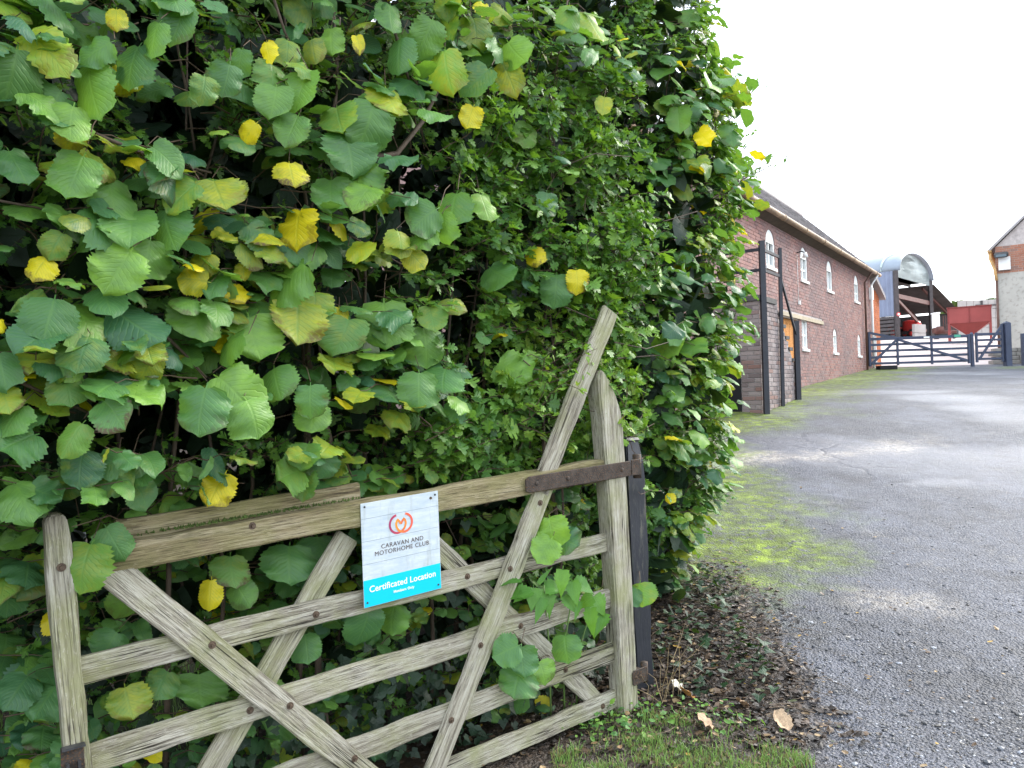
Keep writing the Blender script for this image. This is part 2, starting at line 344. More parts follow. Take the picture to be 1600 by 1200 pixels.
# moss tufts on the top edge of the rail
bm = bmesh.new()
for i in range(300):
    u = random.triangular(.3, 1.0, .55) if i < 180 else random.uniform(.25, 1.05); z = 1.118+.0486*(u-.07)+.012
    x0, y0 = u, random.uniform(.0, .05); h = random.uniform(.004, .013); a = random.uniform(0, 6.28); r = random.uniform(.003, .007)
    vs = [bm.verts.new((x0+r*math.cos(a+t), y0+r*math.sin(a+t), z)) for t in (0, 2.1, 4.2)]; tp = bm.verts.new((x0, y0, z+h))
    for i_ in range(3): bm.faces.new((vs[i_], vs[(i_+1) % 3], tp))
MOSSM = mat_plain('moss', (.055, .085, .016), .95, .5, 60)
tag(bm_obj('moss', bm, MOSSM, gate), kind='stuff')

# ------------------------------------------------------------------ sign on the gate
sign = empty('gate_sign', G(0, 0, 0), 'white and turquoise metal club sign screwed to the wooden gate', 'sign', rz=math.atan2(.6, .8))
SX, SZ, SW, SH = .998, .776, .336, .388
k = NT('sign_print_white'); v = k.coord('Object', (1, 1, 5), rand=False); n = k.noise(v, 14, 5, .6); n2 = k.noise(v, 70, 3)
c = k.ramp(n, [(.3, (.42, .49, .54)), (.7, (.58, .62, .64))]); c = k.mix(k.ramp(n2, [(.55, 0), (.7, .35)]), c, (.36, .44, .50)); n3 = k.noise(k.coord('Object', (6, 1, 1), rand=False), 5, 5, .7); c = k.mix(k.ramp(n3, [(.52, 0), (.72, .5)]), c, (.27, .29, .24)); SGN = k.fin(c, .4, .5)
CYAN = mat_plain('sign_turquoise', (.0, .50, .66), .35, .04, 3, bump=0); INK = mat_plain('sign_ink_brown', (.10, .075, .065), .5, .1, 3, bump=0)
LINE = mat_plain('sign_line_grey', (.22, .26, .29), .5, .1, 3, bump=0); SWHITE = mat_plain('sign_letter_white', (.85, .87, .88), .4, .03, 3, bump=0)
def sp_(x, z): return (SX + x + (.004 if z < .2 else 0)*(1-z/.2 if z < .2 else 0), SZ + z + x*.05)
pan = poly_prism('panel', [sp_(0, 0), sp_(SW, 0), sp_(SW, SH), sp_(0, SH)], -.0415, -.0385, SGN, sign, .0006, 1)
poly_prism('colour_band', [sp_(.0015, .0015), sp_(SW-.0015, .0015), sp_(SW-.0015, .101), sp_(.0015, .101)], -.0425, -.0412, CYAN, sign, 0)
for z in (.159, .244, .329):
    poly_prism('printed_line', [sp_(.002, z), sp_(SW-.002, z), sp_(SW-.002, z+.0012), sp_(.002, z+.0012)], -.0421, -.0413, LINE, sign, 0)
def text(body, size, x, z, mat, name='lettering', sx=1.0, sp=1.0, bold=0):
    cu = bpy.data.curves.new('t', 'FONT'); cu.body = body; cu.size = size; cu.align_x = 'CENTER'; cu.align_y = 'CENTER'; cu.extrude = .0003; cu.space_character = sp; cu.offset = bold
    to = bpy.data.objects.new('t', cu); COL.objects.link(to); bpy.context.view_layer.update()
    me = bpy.data.meshes.new_from_object(to.evaluated_get(bpy.context.evaluated_depsgraph_get())); bpy.data.objects.remove(to)
    return me
def put_text(body, size, x, z, mat, parent, y, sx=1.0, sp=1.0, bold=0, shear=.05):
    me = text(body, size, x, z, mat, sx=sx, sp=sp, bold=bold); me.materials.clear()
    X, Z = sp_(x, z)
    for q in me.vertices:
        lx, ly, lz = q.co; q.co = (lx*sx, -lz, ly + lx*sx*shear)
    o = link('lettering', me, parent, mat); o.location = (X, y, Z); return o
put_text('CARAVAN AND', .024, .172, .214, INK, sign, -.0426, 1.0, 1.1)
put_text('MOTORHOME CLUB', .024, .170, .191, INK, sign, -.0426, 1.0, 1.1)
put_text('Certificated Location', .0330, .168, .064, SWHITE, sign, -.0431, 1.0, 1.02, .0004)
put_text('Members Only', .0135, .168, .034, SWHITE, sign, -.0431, 1.0, 1.1, .0003)
k = NT('emblem_gradient'); c0 = k.add('TexCoord'); gx = k.add('SeparateXYZ'); k.put(gx.inputs[0], c0.outputs['Generated'])
EMA = k.fin(k.ramp(gx.outputs[0], [(0, (.30, .02, .10)), (.6, (.52, .06, .07)), (1, (.75, .25, .02))]), .4)
k = NT('emblem_gradient_orange'); c0 = k.add('TexCoord'); gx = k.add('SeparateXYZ'); k.put(gx.inputs[0], c0.outputs['Generated'])
EMB = k.fin(k.ramp(gx.outputs[0], [(0, (.80, .30, .02)), (.5, (.74, .13, .05)), (1, (.70, .10, .06))]), .4)
def ribbon(name, pts, w, y, mat):
    bm = bmesh.new(); L = []
    for i, p in enumerate(pts):
        a = np.array(pts[max(i-1, 0)]); b = np.array(pts[min(i+1, len(pts)-1)]); t = (b-a)/np.linalg.norm(b-a); nn = np.array([-t[1], t[0]])
        l, r = np.array(p)+nn*w/2, np.array(p)-nn*w/2
        L.append([bm.verts.new((l[0], y, l[1])), bm.verts.new((r[0], y, r[1])), bm.verts.new((r[0], y+.0006, r[1])), bm.verts.new((l[0], y+.0006, l[1]))])
    for A, B in zip(L, L[1:]):
        for q in range(4): bm.faces.new((A[q], A[(q+1) % 4], B[(q+1) % 4], B[q]))
    bm.faces.new(L[0]); bm.faces.new(L[-1][::-1]); return bm_obj(name, bm, mat, sign)
er, ec = .0345, .288
def emb(sgn):
    pts = []
    for i in range(25):
        a = math.radians(100 + i*(260/24)); pts.append((sgn*(-.0135 + er*math.cos(a)), er*math.sin(a)))
    pts += [(sgn*.0172, .012), (sgn*.014, .0165), (sgn*.008, .010), (0, -.002)]
    return [sp_(.167+x, ec+z) for x, z in pts]
ribbon('emblem', emb(1), .0085, -.0424, EMA); ribbon('emblem', emb(-1), .0085, -.0428, EMB)
for x, z in ((.016, SH-.014), (SW-.014, SH-.014), (.014, .018), (SW-.014, .018)):
    bm = bmesh.new(); bmesh.ops.create_cone(bm, cap_ends=True, segments=10, radius1=.0042, radius2=.003, depth=.003)
    o = bm_obj('screw', bm, IRONB, sign); X, Z = sp_(x, z); o.rotation_euler = (math.pi/2, 0, 0); o.location = (X, -.044, Z)

# black hanging post
gp = empty('gate_post', G(2.545, -.105, 0), 'square black-painted timber post, its paint flaking, behind the hinges', 'post', rz=math.atan2(.6, .8))
bm = bmesh.new(); n = 14
rings = []
for i in range(n+1):
    z = -.1 + 1.40*i/n; s = .058 + random.uniform(-.0015, .0015)
    if i == n: s *= .75
    rings.append([bm.verts.new((sx*s + .018*(1.3-z), sy*s, z)) for sx, sy in ((-1, -1), (1, -1), (1, 1), (-1, 1))])
for A, B in zip(rings, rings[1:]):
    for q in range(4): bm.faces.new((A[q], A[(q+1) % 4], B[(q+1) % 4], B[q]))
bm.faces.new(rings[-1]); bmesh.ops.bevel(bm, geom=[e for e in bm.edges if abs((e.verts[0].co-e.verts[1].co).normalized().z) > .8], offset=.006, segments=2, affect='EDGES')
bm_obj('shaft', bm, BLACKPOST, gp); box('cap', -.052, .052, -.052, .052, 1.295, 1.32, BLACKPOST, gp, .012)

# ------------------------------------------------------------------ brick barn (long two-storey range on the left of the drive)
WO = np.array([4.40, 14.7, 0.0]); WD = np.array([.574, .819, 0.0]); WD /= np.linalg.norm(WD); WN = np.array([WD[1], -WD[0], 0.0])
def mat_brick(name, c0, c1, c2, c3, soot=(.05, .045, .045), soot_amt=.5):
    k = NT(name); at = k.add('Attribute', attribute_name='bc'); sp = k.add('SeparateColor'); k.put(sp.inputs[0], at.outputs['Color'])
    v = k.coord('Object', rand=False); n = k.noise(v, .7, 5, .6); n2 = k.noise(v, 30, 4, .7)
    oi = k.add('ObjectInfo'); val = k.math('FRACT', k.math('ADD', sp.outputs[0], oi.outputs['Random']))
    c = k.ramp(val, [(0, c0), (.35, c1), (.7, c2), (1, c3)])
    c = k.mix(k.math('MULTIPLY', k.ramp(n, [(.42, 0), (.62, 1)]), soot_amt), c, soot)
    c = k.mix(k.ramp(n2, [(.55, 0), (.72, .5)]), c, soot)
    k.bump(n2, .5, .01); return k.fin(c, .85, .25)
BR_MAIN = mat_brick('old_red_brick', (.22, .135, .125), (.30, .16, .14), (.34, .185, .155), (.29, .20, .185), (.18, .145, .145), .5)
BR_OR = mat_brick('sunlit_orange_brick', (.42, .12, .045), (.50, .15, .055), (.46, .15, .06), (.36, .11, .05), (.25, .09, .05), .25)  # orange brick, its orange strengthened to stand for sunlight on the annexe
BR_SOOT = mat_brick('sooty_brick', (.17, .135, .13), (.25, .20, .19), (.33, .28, .265), (.24, .14, .115), (.12, .105, .105), .4)
BR_PALE = mat_brick('pale_red_brick', (.30, .13, .085), (.38, .17, .11), (.33, .18, .13), (.26, .15, .12), (.2, .14, .11), .3)
MORTAR = mat_plain('lime_mortar', (.42, .37, .35), .9, .2, 8)
MORTARD = mat_plain('sooty_mortar', (.33, .31, .30), .9, .25, 8)
BW, BH, J = .215, .065, .010
def bricks_layout(s0, s1, z0f, z1f, openings, course=.075, pitch=.225):
    """list of (s0,s1,z0,z1) of single bricks on a wall, openings [(s0,s1,z0,z1)] left free"""
    res = []; z = math.floor(min(z0f(s0), z0f(s1))/course)*course; zmax = max(z1f(s0), z1f(s1)); row = 0
    while z < zmax:
        off = 0 if row % 2 == 0 else pitch/2; s = s0 - off
        while s < s1:
            segs = [(max(s, s0), min(s+pitch-J, s1))]; zz1 = z+course-J
            for (a, b, c, d) in openings:
                if zz1 > c+.005 and z < d-.005:
                    ns = []
                    for (p, q) in segs:
                        if q <= a or p >= b: ns.append((p, q)); continue
                        if p < a-.03: ns.append((p, a))
                        if q > b+.03: ns.append((b, q))
                    segs = ns
            for (p, q) in segs:
                if q-p < .03: continue
                m = (p+q)/2
                if zz1 < z0f(m) or z > z1f(m)-.02: continue
                res.append((p, q, z, zz1))
            s += pitch
        z += course; row += 1
    return res
def bricks_mesh(name, lay, org, d, n, proud=.012, mat=None, parent=None, jit=.004):
    V, Fc, C = [], [], []; org = np.array(org, float); up = np.array([0, 0, 1.0])
    for (p, q, z0, z1) in lay:
        pr = proud + random.uniform(-jit, jit); i = len(V)
        for dd in (0, pr):
            for (s, z) in ((p, z0), (q, z0), (q, z1), (p, z1)): V.append(tuple(org + d*s + up*z + n*dd))
        Fc += [(i+4, i+5, i+6, i+7), (i, i+1, i+5, i+4), (i+1, i+2, i+6, i+5), (i+2, i+3, i+7, i+6), (i+3, i, i+4, i+7)]
        c = random.random(); C += [(c, c, c, 1)]*8
    me = bpy.data.meshes.new(name); me.from_pydata(V, [], Fc); a = me.attributes.new('bc', 'FLOAT_COLOR', 'POINT')
    a.data.foreach_set('color', np.array(C, np.float32).ravel()); me.validate()
    bm = bmesh.new(); bm.from_mesh(me); bmesh.ops.recalc_face_normals(bm, faces=bm.faces); bm.to_mesh(me); bm.free()
    return link(name, me, parent, mat)
barn = empty('brick_barn', WO + np.array([0, 0, 1.3]), 'long two-storey red brick barn with white arched windows and tiled roof', 'barn')
barn.location = (0, 0, 0)
S0, S1, EV = -6.0, 13.25, 5.20; DEP = 4.36
def wpt(s, off, z): return tuple(WO + WD*s + WN*off + np.array([0, 0, z]))
UPW = [(1.76, 2.40), (4.50, 5.12), (7.12, 7.74), (10.62, 11.24)]; LOW = [(4.42, 4.92), (7.62, 8.06), (10.85, 11.28)]
WINS = [(a, b, 4.12, 4.93) for a, b in UPW] + [(a, b, 2.46, 3.12) for a, b in LOW]
DOOR = (2.75, 4.15, 1.3, 3.12); LINT = (2.62, 6.45, 3.14, 3.24)
gz = lambda s: H(14.7+.819*s) - .25
# backing wall with real openings, bricks stand proud of it
def wall_with_holes(name, org, d, n, s0, s1, z0, z1, holes, th, mat, parent):
    ss = sorted({s0, s1, *[h[0] for h in holes], *[h[1] for h in holes]}); zs = sorted({z0, z1, *[h[2] for h in holes], *[h[3] for h in holes]})
    bm = bmesh.new(); up = np.array([0, 0, 1.0]); org = np.array(org, float)
    inside = lambda s, z: any(h[0] < s < h[1] and h[2] < z < h[3] for h in holes)
    vc = {}
    def vv(s, z, o):
        key = (round(s, 4), round(z, 4), o)
        if key not in vc: vc[key] = bm.verts.new(tuple(org + d*s + up*z - n*(th if o else 0)))
        return vc[key]
    for a, b in zip(ss, ss[1:]):
        for c, e in zip(zs, zs[1:]):
            if inside((a+b)/2, (c+e)/2): continue
            for o in (0, 1): bm.faces.new([vv(a, c, o), vv(b, c, o), vv(b, e, o), vv(a, e, o)])
    be = [ed for ed in bm.edges if len(ed.link_faces) == 1]
    for ed in be:
        a, b = ed.verts; ka = [k_ for k_, v_ in vc.items() if v_ is a][0]; kb = [k_ for k_, v_ in vc.items() if v_ is b][0]
        if ka[2] == 0: bm.faces.new([a, b, vv(kb[0], kb[1], 1), vv(ka[0], ka[1], 1)])
    return bm_obj(name, bm, mat, parent)
wl_ = wall_with_holes('wall', WO, WD, WN, S0, S1, .2, EV, WINS+[DOOR], .3, MORTAR, barn)
lay = bricks_layout(S0, S1, gz, lambda s: EV-.01, WINS+[DOOR, LINT])
tag(bricks_mesh('brick', lay, WO, WD, WN, .012, BR_MAIN, wl_), kind='stuff')
# side walls and back wall
for nm, a, b in (('gable_wall', (S1, 0), (S1, -DEP)), ('gable_wall', (S0, 0), (S0, -DEP))):
    bm = bmesh.new(); e = -.25 if a[0] > 0 else .25
    pr = [(a[1]-.005, .2), (b[1], .2), (b[1], EV), (-DEP/2, EV+2.2), (a[1]-.005, EV)]
    A = [bm.verts.new(wpt(a[0], o, z)) for o, z in pr]; B = [bm.verts.new(wpt(a[0]+e, o, z)) for o, z in pr]
    bm.faces.new(A); bm.faces.new(B[::-1])
    for i in range(5): bm.faces.new((A[i], A[(i+1) % 5], B[(i+1) % 5], B[i]))
    bm_obj(nm, bm, BR_MAIN, barn)
bm = bmesh.new(); vs = [wpt(S0+.26, -DEP+.02, .2), wpt(S1-.26, -DEP+.02, .2), wpt(S1-.26, -DEP+.02, EV), wpt(S0+.26, -DEP+.02, EV)]
A = [bm.verts.new(v_) for v_ in vs]; B = [bm.verts.new(tuple(np.array(v_)+WN*.25)) for v_ in vs]; bm.faces.new(A); bm.faces.new(B[::-1])
for i in range(4): bm.faces.new((A[i], A[(i+1) % 4], B[(i+1) % 4], B[i]))
bm_obj('back_wall', bm, BR_MAIN, barn)
# near-black block stands for the unlit inside, so windows are not see-through
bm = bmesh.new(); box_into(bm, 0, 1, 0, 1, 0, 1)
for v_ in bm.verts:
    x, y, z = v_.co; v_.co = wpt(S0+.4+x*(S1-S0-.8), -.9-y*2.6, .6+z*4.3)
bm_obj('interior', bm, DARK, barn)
# roof: deck, single tiles laid in courses, ridge
RT, RISE = DEP/2, 2.25
def roofpt(s, t, lift=0):       # t 0 at the eave, 1 at the ridge
    e = np.array([-.819*0, 0, 0]); o = .22 + (-(RT+.22))*t; z = EV + .03 + (RISE+.07)*t
    nx = RISE/math.hypot(RT, RISE); nz = RT/math.hypot(RT, RISE)
    return WO + WD*s + WN*(o+lift*nx) + np.array([0, 0, z+lift*nz])
TILE = mat_brick('clay_roof_tile', (.20, .185, .19), (.31, .285, .285), (.40, .37, .37), (.27, .25, .26), (.15, .155, .14), .25)
roof = None
bm = bmesh.new()
for lift0, lift1 in ((-.05, .0),):
    P = [roofpt(S0-.1, 0, lift0), roofpt(S1+.12, 0, lift0), roofpt(S1+.12, 1, lift0), roofpt(S0-.1, 1, lift0)]; Q = [roofpt(S0-.1, 0, lift1), roofpt(S1+.12, 0, lift1), roofpt(S1+.12, 1, lift1), roofpt(S0-.1, 1, lift1)]
    A = [bm.verts.new(tuple(p)) for p in P]; B = [bm.verts.new(tuple(p)) for p in Q]
    bm.faces.new(A); bm.faces.new(B)
    for i in range(4): bm.faces.new((A[i], A[(i+1) % 4], B[(i+1) % 4], B[i]))
roof = bm_obj('roof', bm, MORTARD, barn)
V, Fc, C = [], [], []; NC = 31; tw = .168
for r in range(NC):
    t0, t1 = r/NC, min(1, (r+1.25)/NC)
    s = S0-.1 - (tw/2 if r % 2 else 0)
    while s < S1+.1:
        a, b = max(s, S0-.1), min(s+tw-.006, S1+.14); i = len(V); ju = random.uniform(-.004, .008)
        for (ss, t, l) in ((a, t0, .012), (b, t0, .012), (b, t1, .008), (a, t1, .008), (a, t0, .034+ju), (b, t0, .034+ju), (b, t1, .016+ju), (a, t1, .016+ju)): V.append(tuple(roofpt(ss, t, l)))
        Fc += [(i+4, i+5, i+6, i+7), (i, i+1, i+5, i+4), (i+1, i+2, i+6, i+5), (i+3, i, i+4, i+7)]; c = random.random(); C += [(c, c, c, 1)]*8; s += tw
me = bpy.data.meshes.new('roof_tile'); me.from_pydata(V, [], Fc); a = me.attributes.new('bc', 'FLOAT_COLOR', 'POINT'); a.data.foreach_set('color', np.array(C, np.float32).ravel())
tag(link('roof_tile', me, roof, TILE), kind='stuff')
# far slope as a plain slab, ridge cap
bm = bmesh.new()
P = [wpt(S0-.1, -DEP-.28, EV-.25), wpt(S1+.12, -DEP-.28, EV-.25), wpt(S1+.12, -DEP/2-.01, EV+RISE+.12), wpt(S0-.1, -DEP/2-.01, EV+RISE+.12)]
A = [bm.verts.new(p) for p in P]; B = [bm.verts.new((p[0], p[1], p[2]-.06)) for p in P]; bm.faces.new(A); bm.faces.new(B[::-1])
for i in range(4): bm.faces.new((A[i], A[(i+1) % 4], B[(i+1) % 4], B[i]))
bm_obj('roof_back', bm, TILE, barn)
tube('ridge', [wpt(S0-.1, -DEP/2, EV+RISE+.1), wpt(S1+.14, -DEP/2, EV+RISE+.1)], .085, TILE, barn, 10)
GUT = mat_plain('aged_gutter', (.30, .20, .12), .55, .45, 2.5, dirt=(.12, .09, .075))
bm = bmesh.new()
for s_ in np.linspace(S0-.1, S1+.14, 24):
    pass
gut = tube('gutter', [wpt(s_, .27, EV-.02) for s_ in np.linspace(S0-.1, S1+.2, 12)], .062, GUT, barn, 12)
for i in range(11):
    tube('gutter_joint', [wpt(S0+1.2+i*1.75, .27, EV-.02), wpt(S0+1.27+i*1.75, .27, EV-.02)], .072, GUT, gut, 12)
bm = bmesh.new(); A = [wpt(S0, .015, EV-.14), wpt(S1, .015, EV-.14), wpt(S1, .22, EV-.06), wpt(S0, .22, EV-.06)]
A = [bm.verts.new(p) for p in A]; B = [bm.verts.new((v_.co.x, v_.co.y, v_.co.z+.06)) for v_ in A]; bm.faces.new(A); bm.faces.new(B[::-1])
for i in range(4): bm.faces.new((A[i], A[(i+1) % 4], B[(i+1) % 4], B[i]))
bm_obj('soffit', bm, mat_plain('soffit_wood', (.09, .065, .045), .8), barn)
DP = mat_plain('brown_downpipe', (.10, .05, .035), .5)
tube('downpipe', [wpt(11.98, .30, EV-.07), wpt(11.92, .08, EV-.4), wpt(11.86, .08, 2.0)], .032, DP, barn, 8)
tube('downpipe', [wpt(12.95, .30, EV-.07), wpt(12.95, .08, EV-.4), wpt(12.95, .08, 2.05)], .03, WHITEP, barn, 8)
# windows
def window(a, b, z0, z1, arched, shutter_side):
    w = bpy.data.objects.new('window', None); COL.objects.link(w); w.parent = barn
    r = (b-a)/2; zsp = z1-r*.9 if arched else z1; mid = (a+b)/2
    def shape(inset, nm, y0, y1, mat, par):
        pts = [(a+inset, z0+inset), (b-inset, z0+inset)]
        if arched: pts += [(mid+(r-inset)*math.cos(t), zsp+(r*.9-inset)*math.sin(t)) for t in np.linspace(0, math.pi, 13)]
        else: pts += [(b-inset, z1-inset), (a+inset, z1-inset)]
        bm = bmesh.new(); A = [bm.verts.new(wpt(s, y0, z)) for s, z in pts]; B = [bm.verts.new(wpt(s, y1, z)) for s, z in pts]
        bm.faces.new(A); bm.faces.new(B[::-1])
        for i in range(len(pts)): bm.faces.new((A[i], A[(i+1) % len(pts)], B[(i+1) % len(pts)], B[i]))
        return bm_obj(nm, bm, mat, par)
    def bx(nm, s0, s1, y0, y1, za, zb, mat):
        bm = bmesh.new(); box_into(bm, s0, s1, y0, y1, za, zb)
        for v_ in bm.verts: v_.co = wpt(v_.co.x, v_.co.y + (.045 if nm != 'sill' else 0), v_.co.z)
        return bm_obj(nm, bm, mat, w)
    bx('pane', a+.03, b-.03, -.13, -.12, z0+.02, (zsp if arched else z1-.02), GLASS)
    if shutter_side: bx('shutter', mid-.02, b-.05, -.118, -.095, z0+.04, zsp-.12, SHUT); bx('opening', a+.05, b-.05, -.119, -.117, zsp-.16, zsp-.02, DARK)  # thin dark sheet stands for shade in the gap above the shutter
    for s in (a, b-.06): bx('frame', s, s+.06, -.14, -.05, z0, zsp if arched else z1, WHITEP)
    bx('frame', a+.06, b-.06, -.14, -.05, z0, z0+.05, WHITEP)
    bx('mullion', mid-.022, mid+.022, -.137, -.07, z0+.05, zsp, WHITEP)
    if not shutter_side: bx('transom', a+.06, b-.06, -.136, -.075, (z0+zsp)/2-.02, (z0+zsp)/2+.02, WHITEP)
    if arched:
        pts = [(mid+(r)*math.cos(t), zsp+(r*.9)*math.sin(t)) for t in np.linspace(0, math.pi, 13)]
        bm = bmesh.new(); A = [bm.verts.new(wpt(s, -.004, z)) for s, z in pts]; B = [bm.verts.new(wpt(s, -.10, z)) for s, z in pts]; bm.faces.new(A); bm.faces.new(B[::-1])
        for i in range(len(pts)): bm.faces.new((A[i], A[(i+1) % len(pts)], B[(i+1) % len(pts)], B[i]))
        bm_obj('arch_panel', bm, WHITEP, w)
        # brick arch ring, voussoirs proud of the wall, filling the square corners of the opening
        ring = bmesh.new()
        for i in range(13):
            t0, t1 = math.pi*i/13+.02, math.pi*(i+1)/13-.02
            V8 = []
            for y in (.0, .016):
                for (t, rr) in ((t0, 1.0), (t1, 1.0), (t1, 1.0+.13/r), (t0, 1.0+.13/r)): V8.append(ring.verts.new(wpt(mid+r*rr*math.cos(t), y, zsp+r*.9*rr*math.sin(t))))
            for q in ((0,3,2,1),(4,5,6,7),(0,1,5,4),(1,2,6,5),(2,3,7,6),(3,0,4,7)): ring.faces.new([V8[j] for j in q])
        tag(bm_obj('arch_brick', ring, BR_MAIN, w), kind='stuff')
        for sg in (-1, 1):
            pts = [(mid+sg*r, z1+.005)] + [(mid+sg*r*math.cos(t), zsp+r*.9*math.sin(t)) for t in np.linspace(0, math.pi/2, 7)]
            bm = bmesh.new(); A = [bm.verts.new(wpt(s, .004, z)) for s, z in pts]; B = [bm.verts.new(wpt(s, -.2, z)) for s, z in pts]; bm.faces.new(A); bm.faces.new(B[::-1])
            for i in range(len(pts)): bm.faces.new((A[i], A[(i+1) % len(pts)], B[(i+1) % len(pts)], B[i]))
            bm_obj('spandrel', bm, BR_MAIN, w)
    bx('sill', a-.05, b+.05, -.1, .05, z0-.06, z0, WHITEP)
SHUT = mat_plain('grey_shutter', (.30, .33, .34), .6, .15, 5)
for i, (a, b) in enumerate(UPW): window(a, b, 4.12, 4.93, True, i in (0, 2))
for i, (a, b) in enumerate(LOW): window(a, b, 2.46, 3.12, i > 0, False)
bm = bmesh.new(); box_into(bm, 2.62, 6.45, -.1, .045, 3.145, 3.235)
for v_ in bm.verts: v_.co = wpt(*v_.co)
bm_obj('lintel', bm, mat_plain('pale_timber', (.42, .35, .25), .8, .2, 5), barn)
ODOOR = mat_wood('orange_door_wood', (.55, .24, .07), (.33, .13, .04), (.62, .31, .11), (.45, .20, .07), .2)
dr = bpy.data.objects.new('door', None); COL.objects.link(dr); dr.parent = barn
for i in range(9):
    bm = bmesh.new(); s0_ = 2.77+i*.152; box_into(bm, s0_, s0_+.144, -.12, -.08+random.uniform(-.004, .004), 1.3, 3.11)
    for v_ in bm.verts: v_.co = wpt(*v_.co)
    bm_obj('plank', bm, ODOOR, dr)
# lamp on the wall with a cable down to a socket
lm = empty('wall_lamp', wpt(4.2, 0, 4.72), 'small round lamp high on the red brick wall', 'lamp', rz=math.atan2(WN[1], WN[0]))
tube('bracket', [(.012, 0, 0), (.12, 0, .02), (.2, 0, -.02)], .015, IRONB, lm)
bm = bmesh.new(); bmesh.ops.create_cone(bm, cap_ends=True, segments=12, radius1=.07, radius2=.03, depth=.12, matrix=Matrix.Translation((.2, 0, -.07))); bm_obj('lamp_shade', bm, WHITEP, lm, True)
tube('cable', [(.018, -.02, -.05), (.018, -.015, -.6), (.018, -.02, -1.15)], .006, WHITEP, lm, 5)
box('socket', .013, .06, -.06, .03, -1.23, -1.14, WHITEP, lm)
for i, (s, z) in enumerate(((13.05, 4.55),)):
    box('alarm_box', 0, .1, -.12, .12, -.2, .2, WHITEP, None).matrix_world = Matrix.Translation(wpt(s, .016, z)) @ Matrix.Rotation(math.atan2(WN[1], WN[0]), 4, 'Z')
tag(bpy.data.objects['alarm_box'], 'small white box under the gutter at the end of the barn', 'alarm box')

# ------------------------------------------------------------------ brick staircase block against the barn
stair = empty('brick_staircase', (0, 0, 0), 'sooty brick stair block with black rails against the barn', 'staircase')
OFF = .92; A0 = -1.80; A1 = .25; LAND = 3.06
SO = WO + WN*OFF
rake = lambda s: LAND if s < -.72 else LAND-.12-(s+.72)*1.02
core = bmesh.new()
pr = [(A0, .6), (A1, .6), (A1, rake(A1)), (-.72, rake(-.71)), (-.72, LAND), (A0, LAND)]
P = [core.verts.new(tuple(SO + WD*s + np.array([0, 0, z]) - WN*.012)) for s, z in pr]; Q = [core.verts.new(tuple(SO + WD*s + np.array([0, 0, z]) - WN*(OFF-.02))) for s, z in pr]
core.faces.new(P); core.faces.new(Q[::-1])
for i in range(6): core.faces.new((P[i], P[(i+1) % 6], Q[(i+1) % 6], Q[i]))
bm_obj('core', core, MORTARD, stair)
sg = lambda s: H(12.9+.819*(s+1.8)) - .05
laid = bricks_layout(A0, A1, sg, lambda s: rake(s)-.07, [])
unit = {}
def single_brick(p, q, z0, z1, org, d, n, parent, mat):
    L = round(q-p, 3)
    if L not in unit:
        bm = bmesh.new(); box_into(bm, 0, L, -.014, .0, 0, z1-z0); bmesh.ops.bevel(bm, geom=[e for e in bm.edges if all(v_.co.y > -.001 for v_ in e.verts)], offset=.004, segments=1, affect='EDGES')
        bmesh.ops.recalc_face_normals(bm, faces=bm.faces); me = bpy.data.meshes.new('brick'); bm.to_mesh(me); bm.free(); me.materials.append(mat); unit[L] = me
    o = bpy.data.objects.new('brick', unit[L]); COL.objects.link(o); o.parent = parent
    w = org + d*p + n*random.uniform(-.003, .004) + np.array([0, 0, z0])
    o.matrix_world = Matrix(((d[0], n[0], 0, w[0]), (d[1], n[1], 0, w[1]), (0, 0, 1, w[2]), (0, 0, 0, 1)))
for L_ in laid: single_brick(*L_, SO, WD, WN, stair, BR_SOOT)
# end face, towards the camera
SO2 = SO + WD*A0; ED = -WN; EN = -WD
core2 = bricks_layout(0, .9, lambda s: 1.0, lambda s: LAND-.07, [(.34, .9, .5, 2.1)])
for L_ in core2: single_brick(*L_, SO2+EN*.012, ED, EN, stair, BR_SOOT)
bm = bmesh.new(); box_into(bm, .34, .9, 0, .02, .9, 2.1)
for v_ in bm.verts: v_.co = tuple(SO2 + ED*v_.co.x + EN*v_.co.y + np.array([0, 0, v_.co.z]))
bm_obj('doorway_shade', bm, DARK, stair)  # flat dark panel stands for the shade in a doorway opening
bm = bmesh.new(); box_into(bm, -.03, .9, -.92, .05, LAND-.06, LAND+.03)
for v_ in bm.verts: v_.co = tuple(SO2 + ED*v_.co.x + EN*v_.co.y + np.array([0, 0, v_.co.z]))
bm_obj('landing_slab', bm, mat_plain('dark_stone', (.09, .085, .08), .85), stair)
for i in range(5):
    s0_ = -.72 + i*.195; zt = LAND-.12-(i)*.199
    bm = bmesh.new(); box_into(bm, s0_, s0_+.215, -OFF+.03, .02, zt-.12, zt-.06)
    for v_ in bm.verts: v_.co = tuple(SO + WD*v_.co.x + WN*v_.co.y + np.array([0, 0, v_.co.z]))
    bm_obj('step', bm, bpy.data.materials['dark_stone'], stair)
rl = bpy.data.objects.new('railing', None); COL.objects.link(rl); rl.parent = stair
RP = mat_plain('black_rail_paint', (.02, .022, .03), .5, .2, 6)
def spt(s, off, z): return tuple(SO + WD*s + WN*off + np.array([0, 0, z]))
beam('post', spt(A0-.02, .07, 1.05), spt(A0+.02, .07, 3.98), .085, .085, RP, rl)
beam('post', spt(-.80, .05, 1.15), spt(-.66, .05, 4.02), .055, .055, RP, rl)
beam('post', spt(.22, .05, 1.22), spt(.24, .05, 2.78), .085, .085, RP, rl)
for z in (3.86, 3.52):
    beam('rail', spt(A0, .04, z), spt(-.70, .04, z), .035, .05, RP, rl)
    beam('rail', spt(A0, .04, z-.02), spt(A0, -OFF+.05, z-.02), .035, .05, RP, rl)
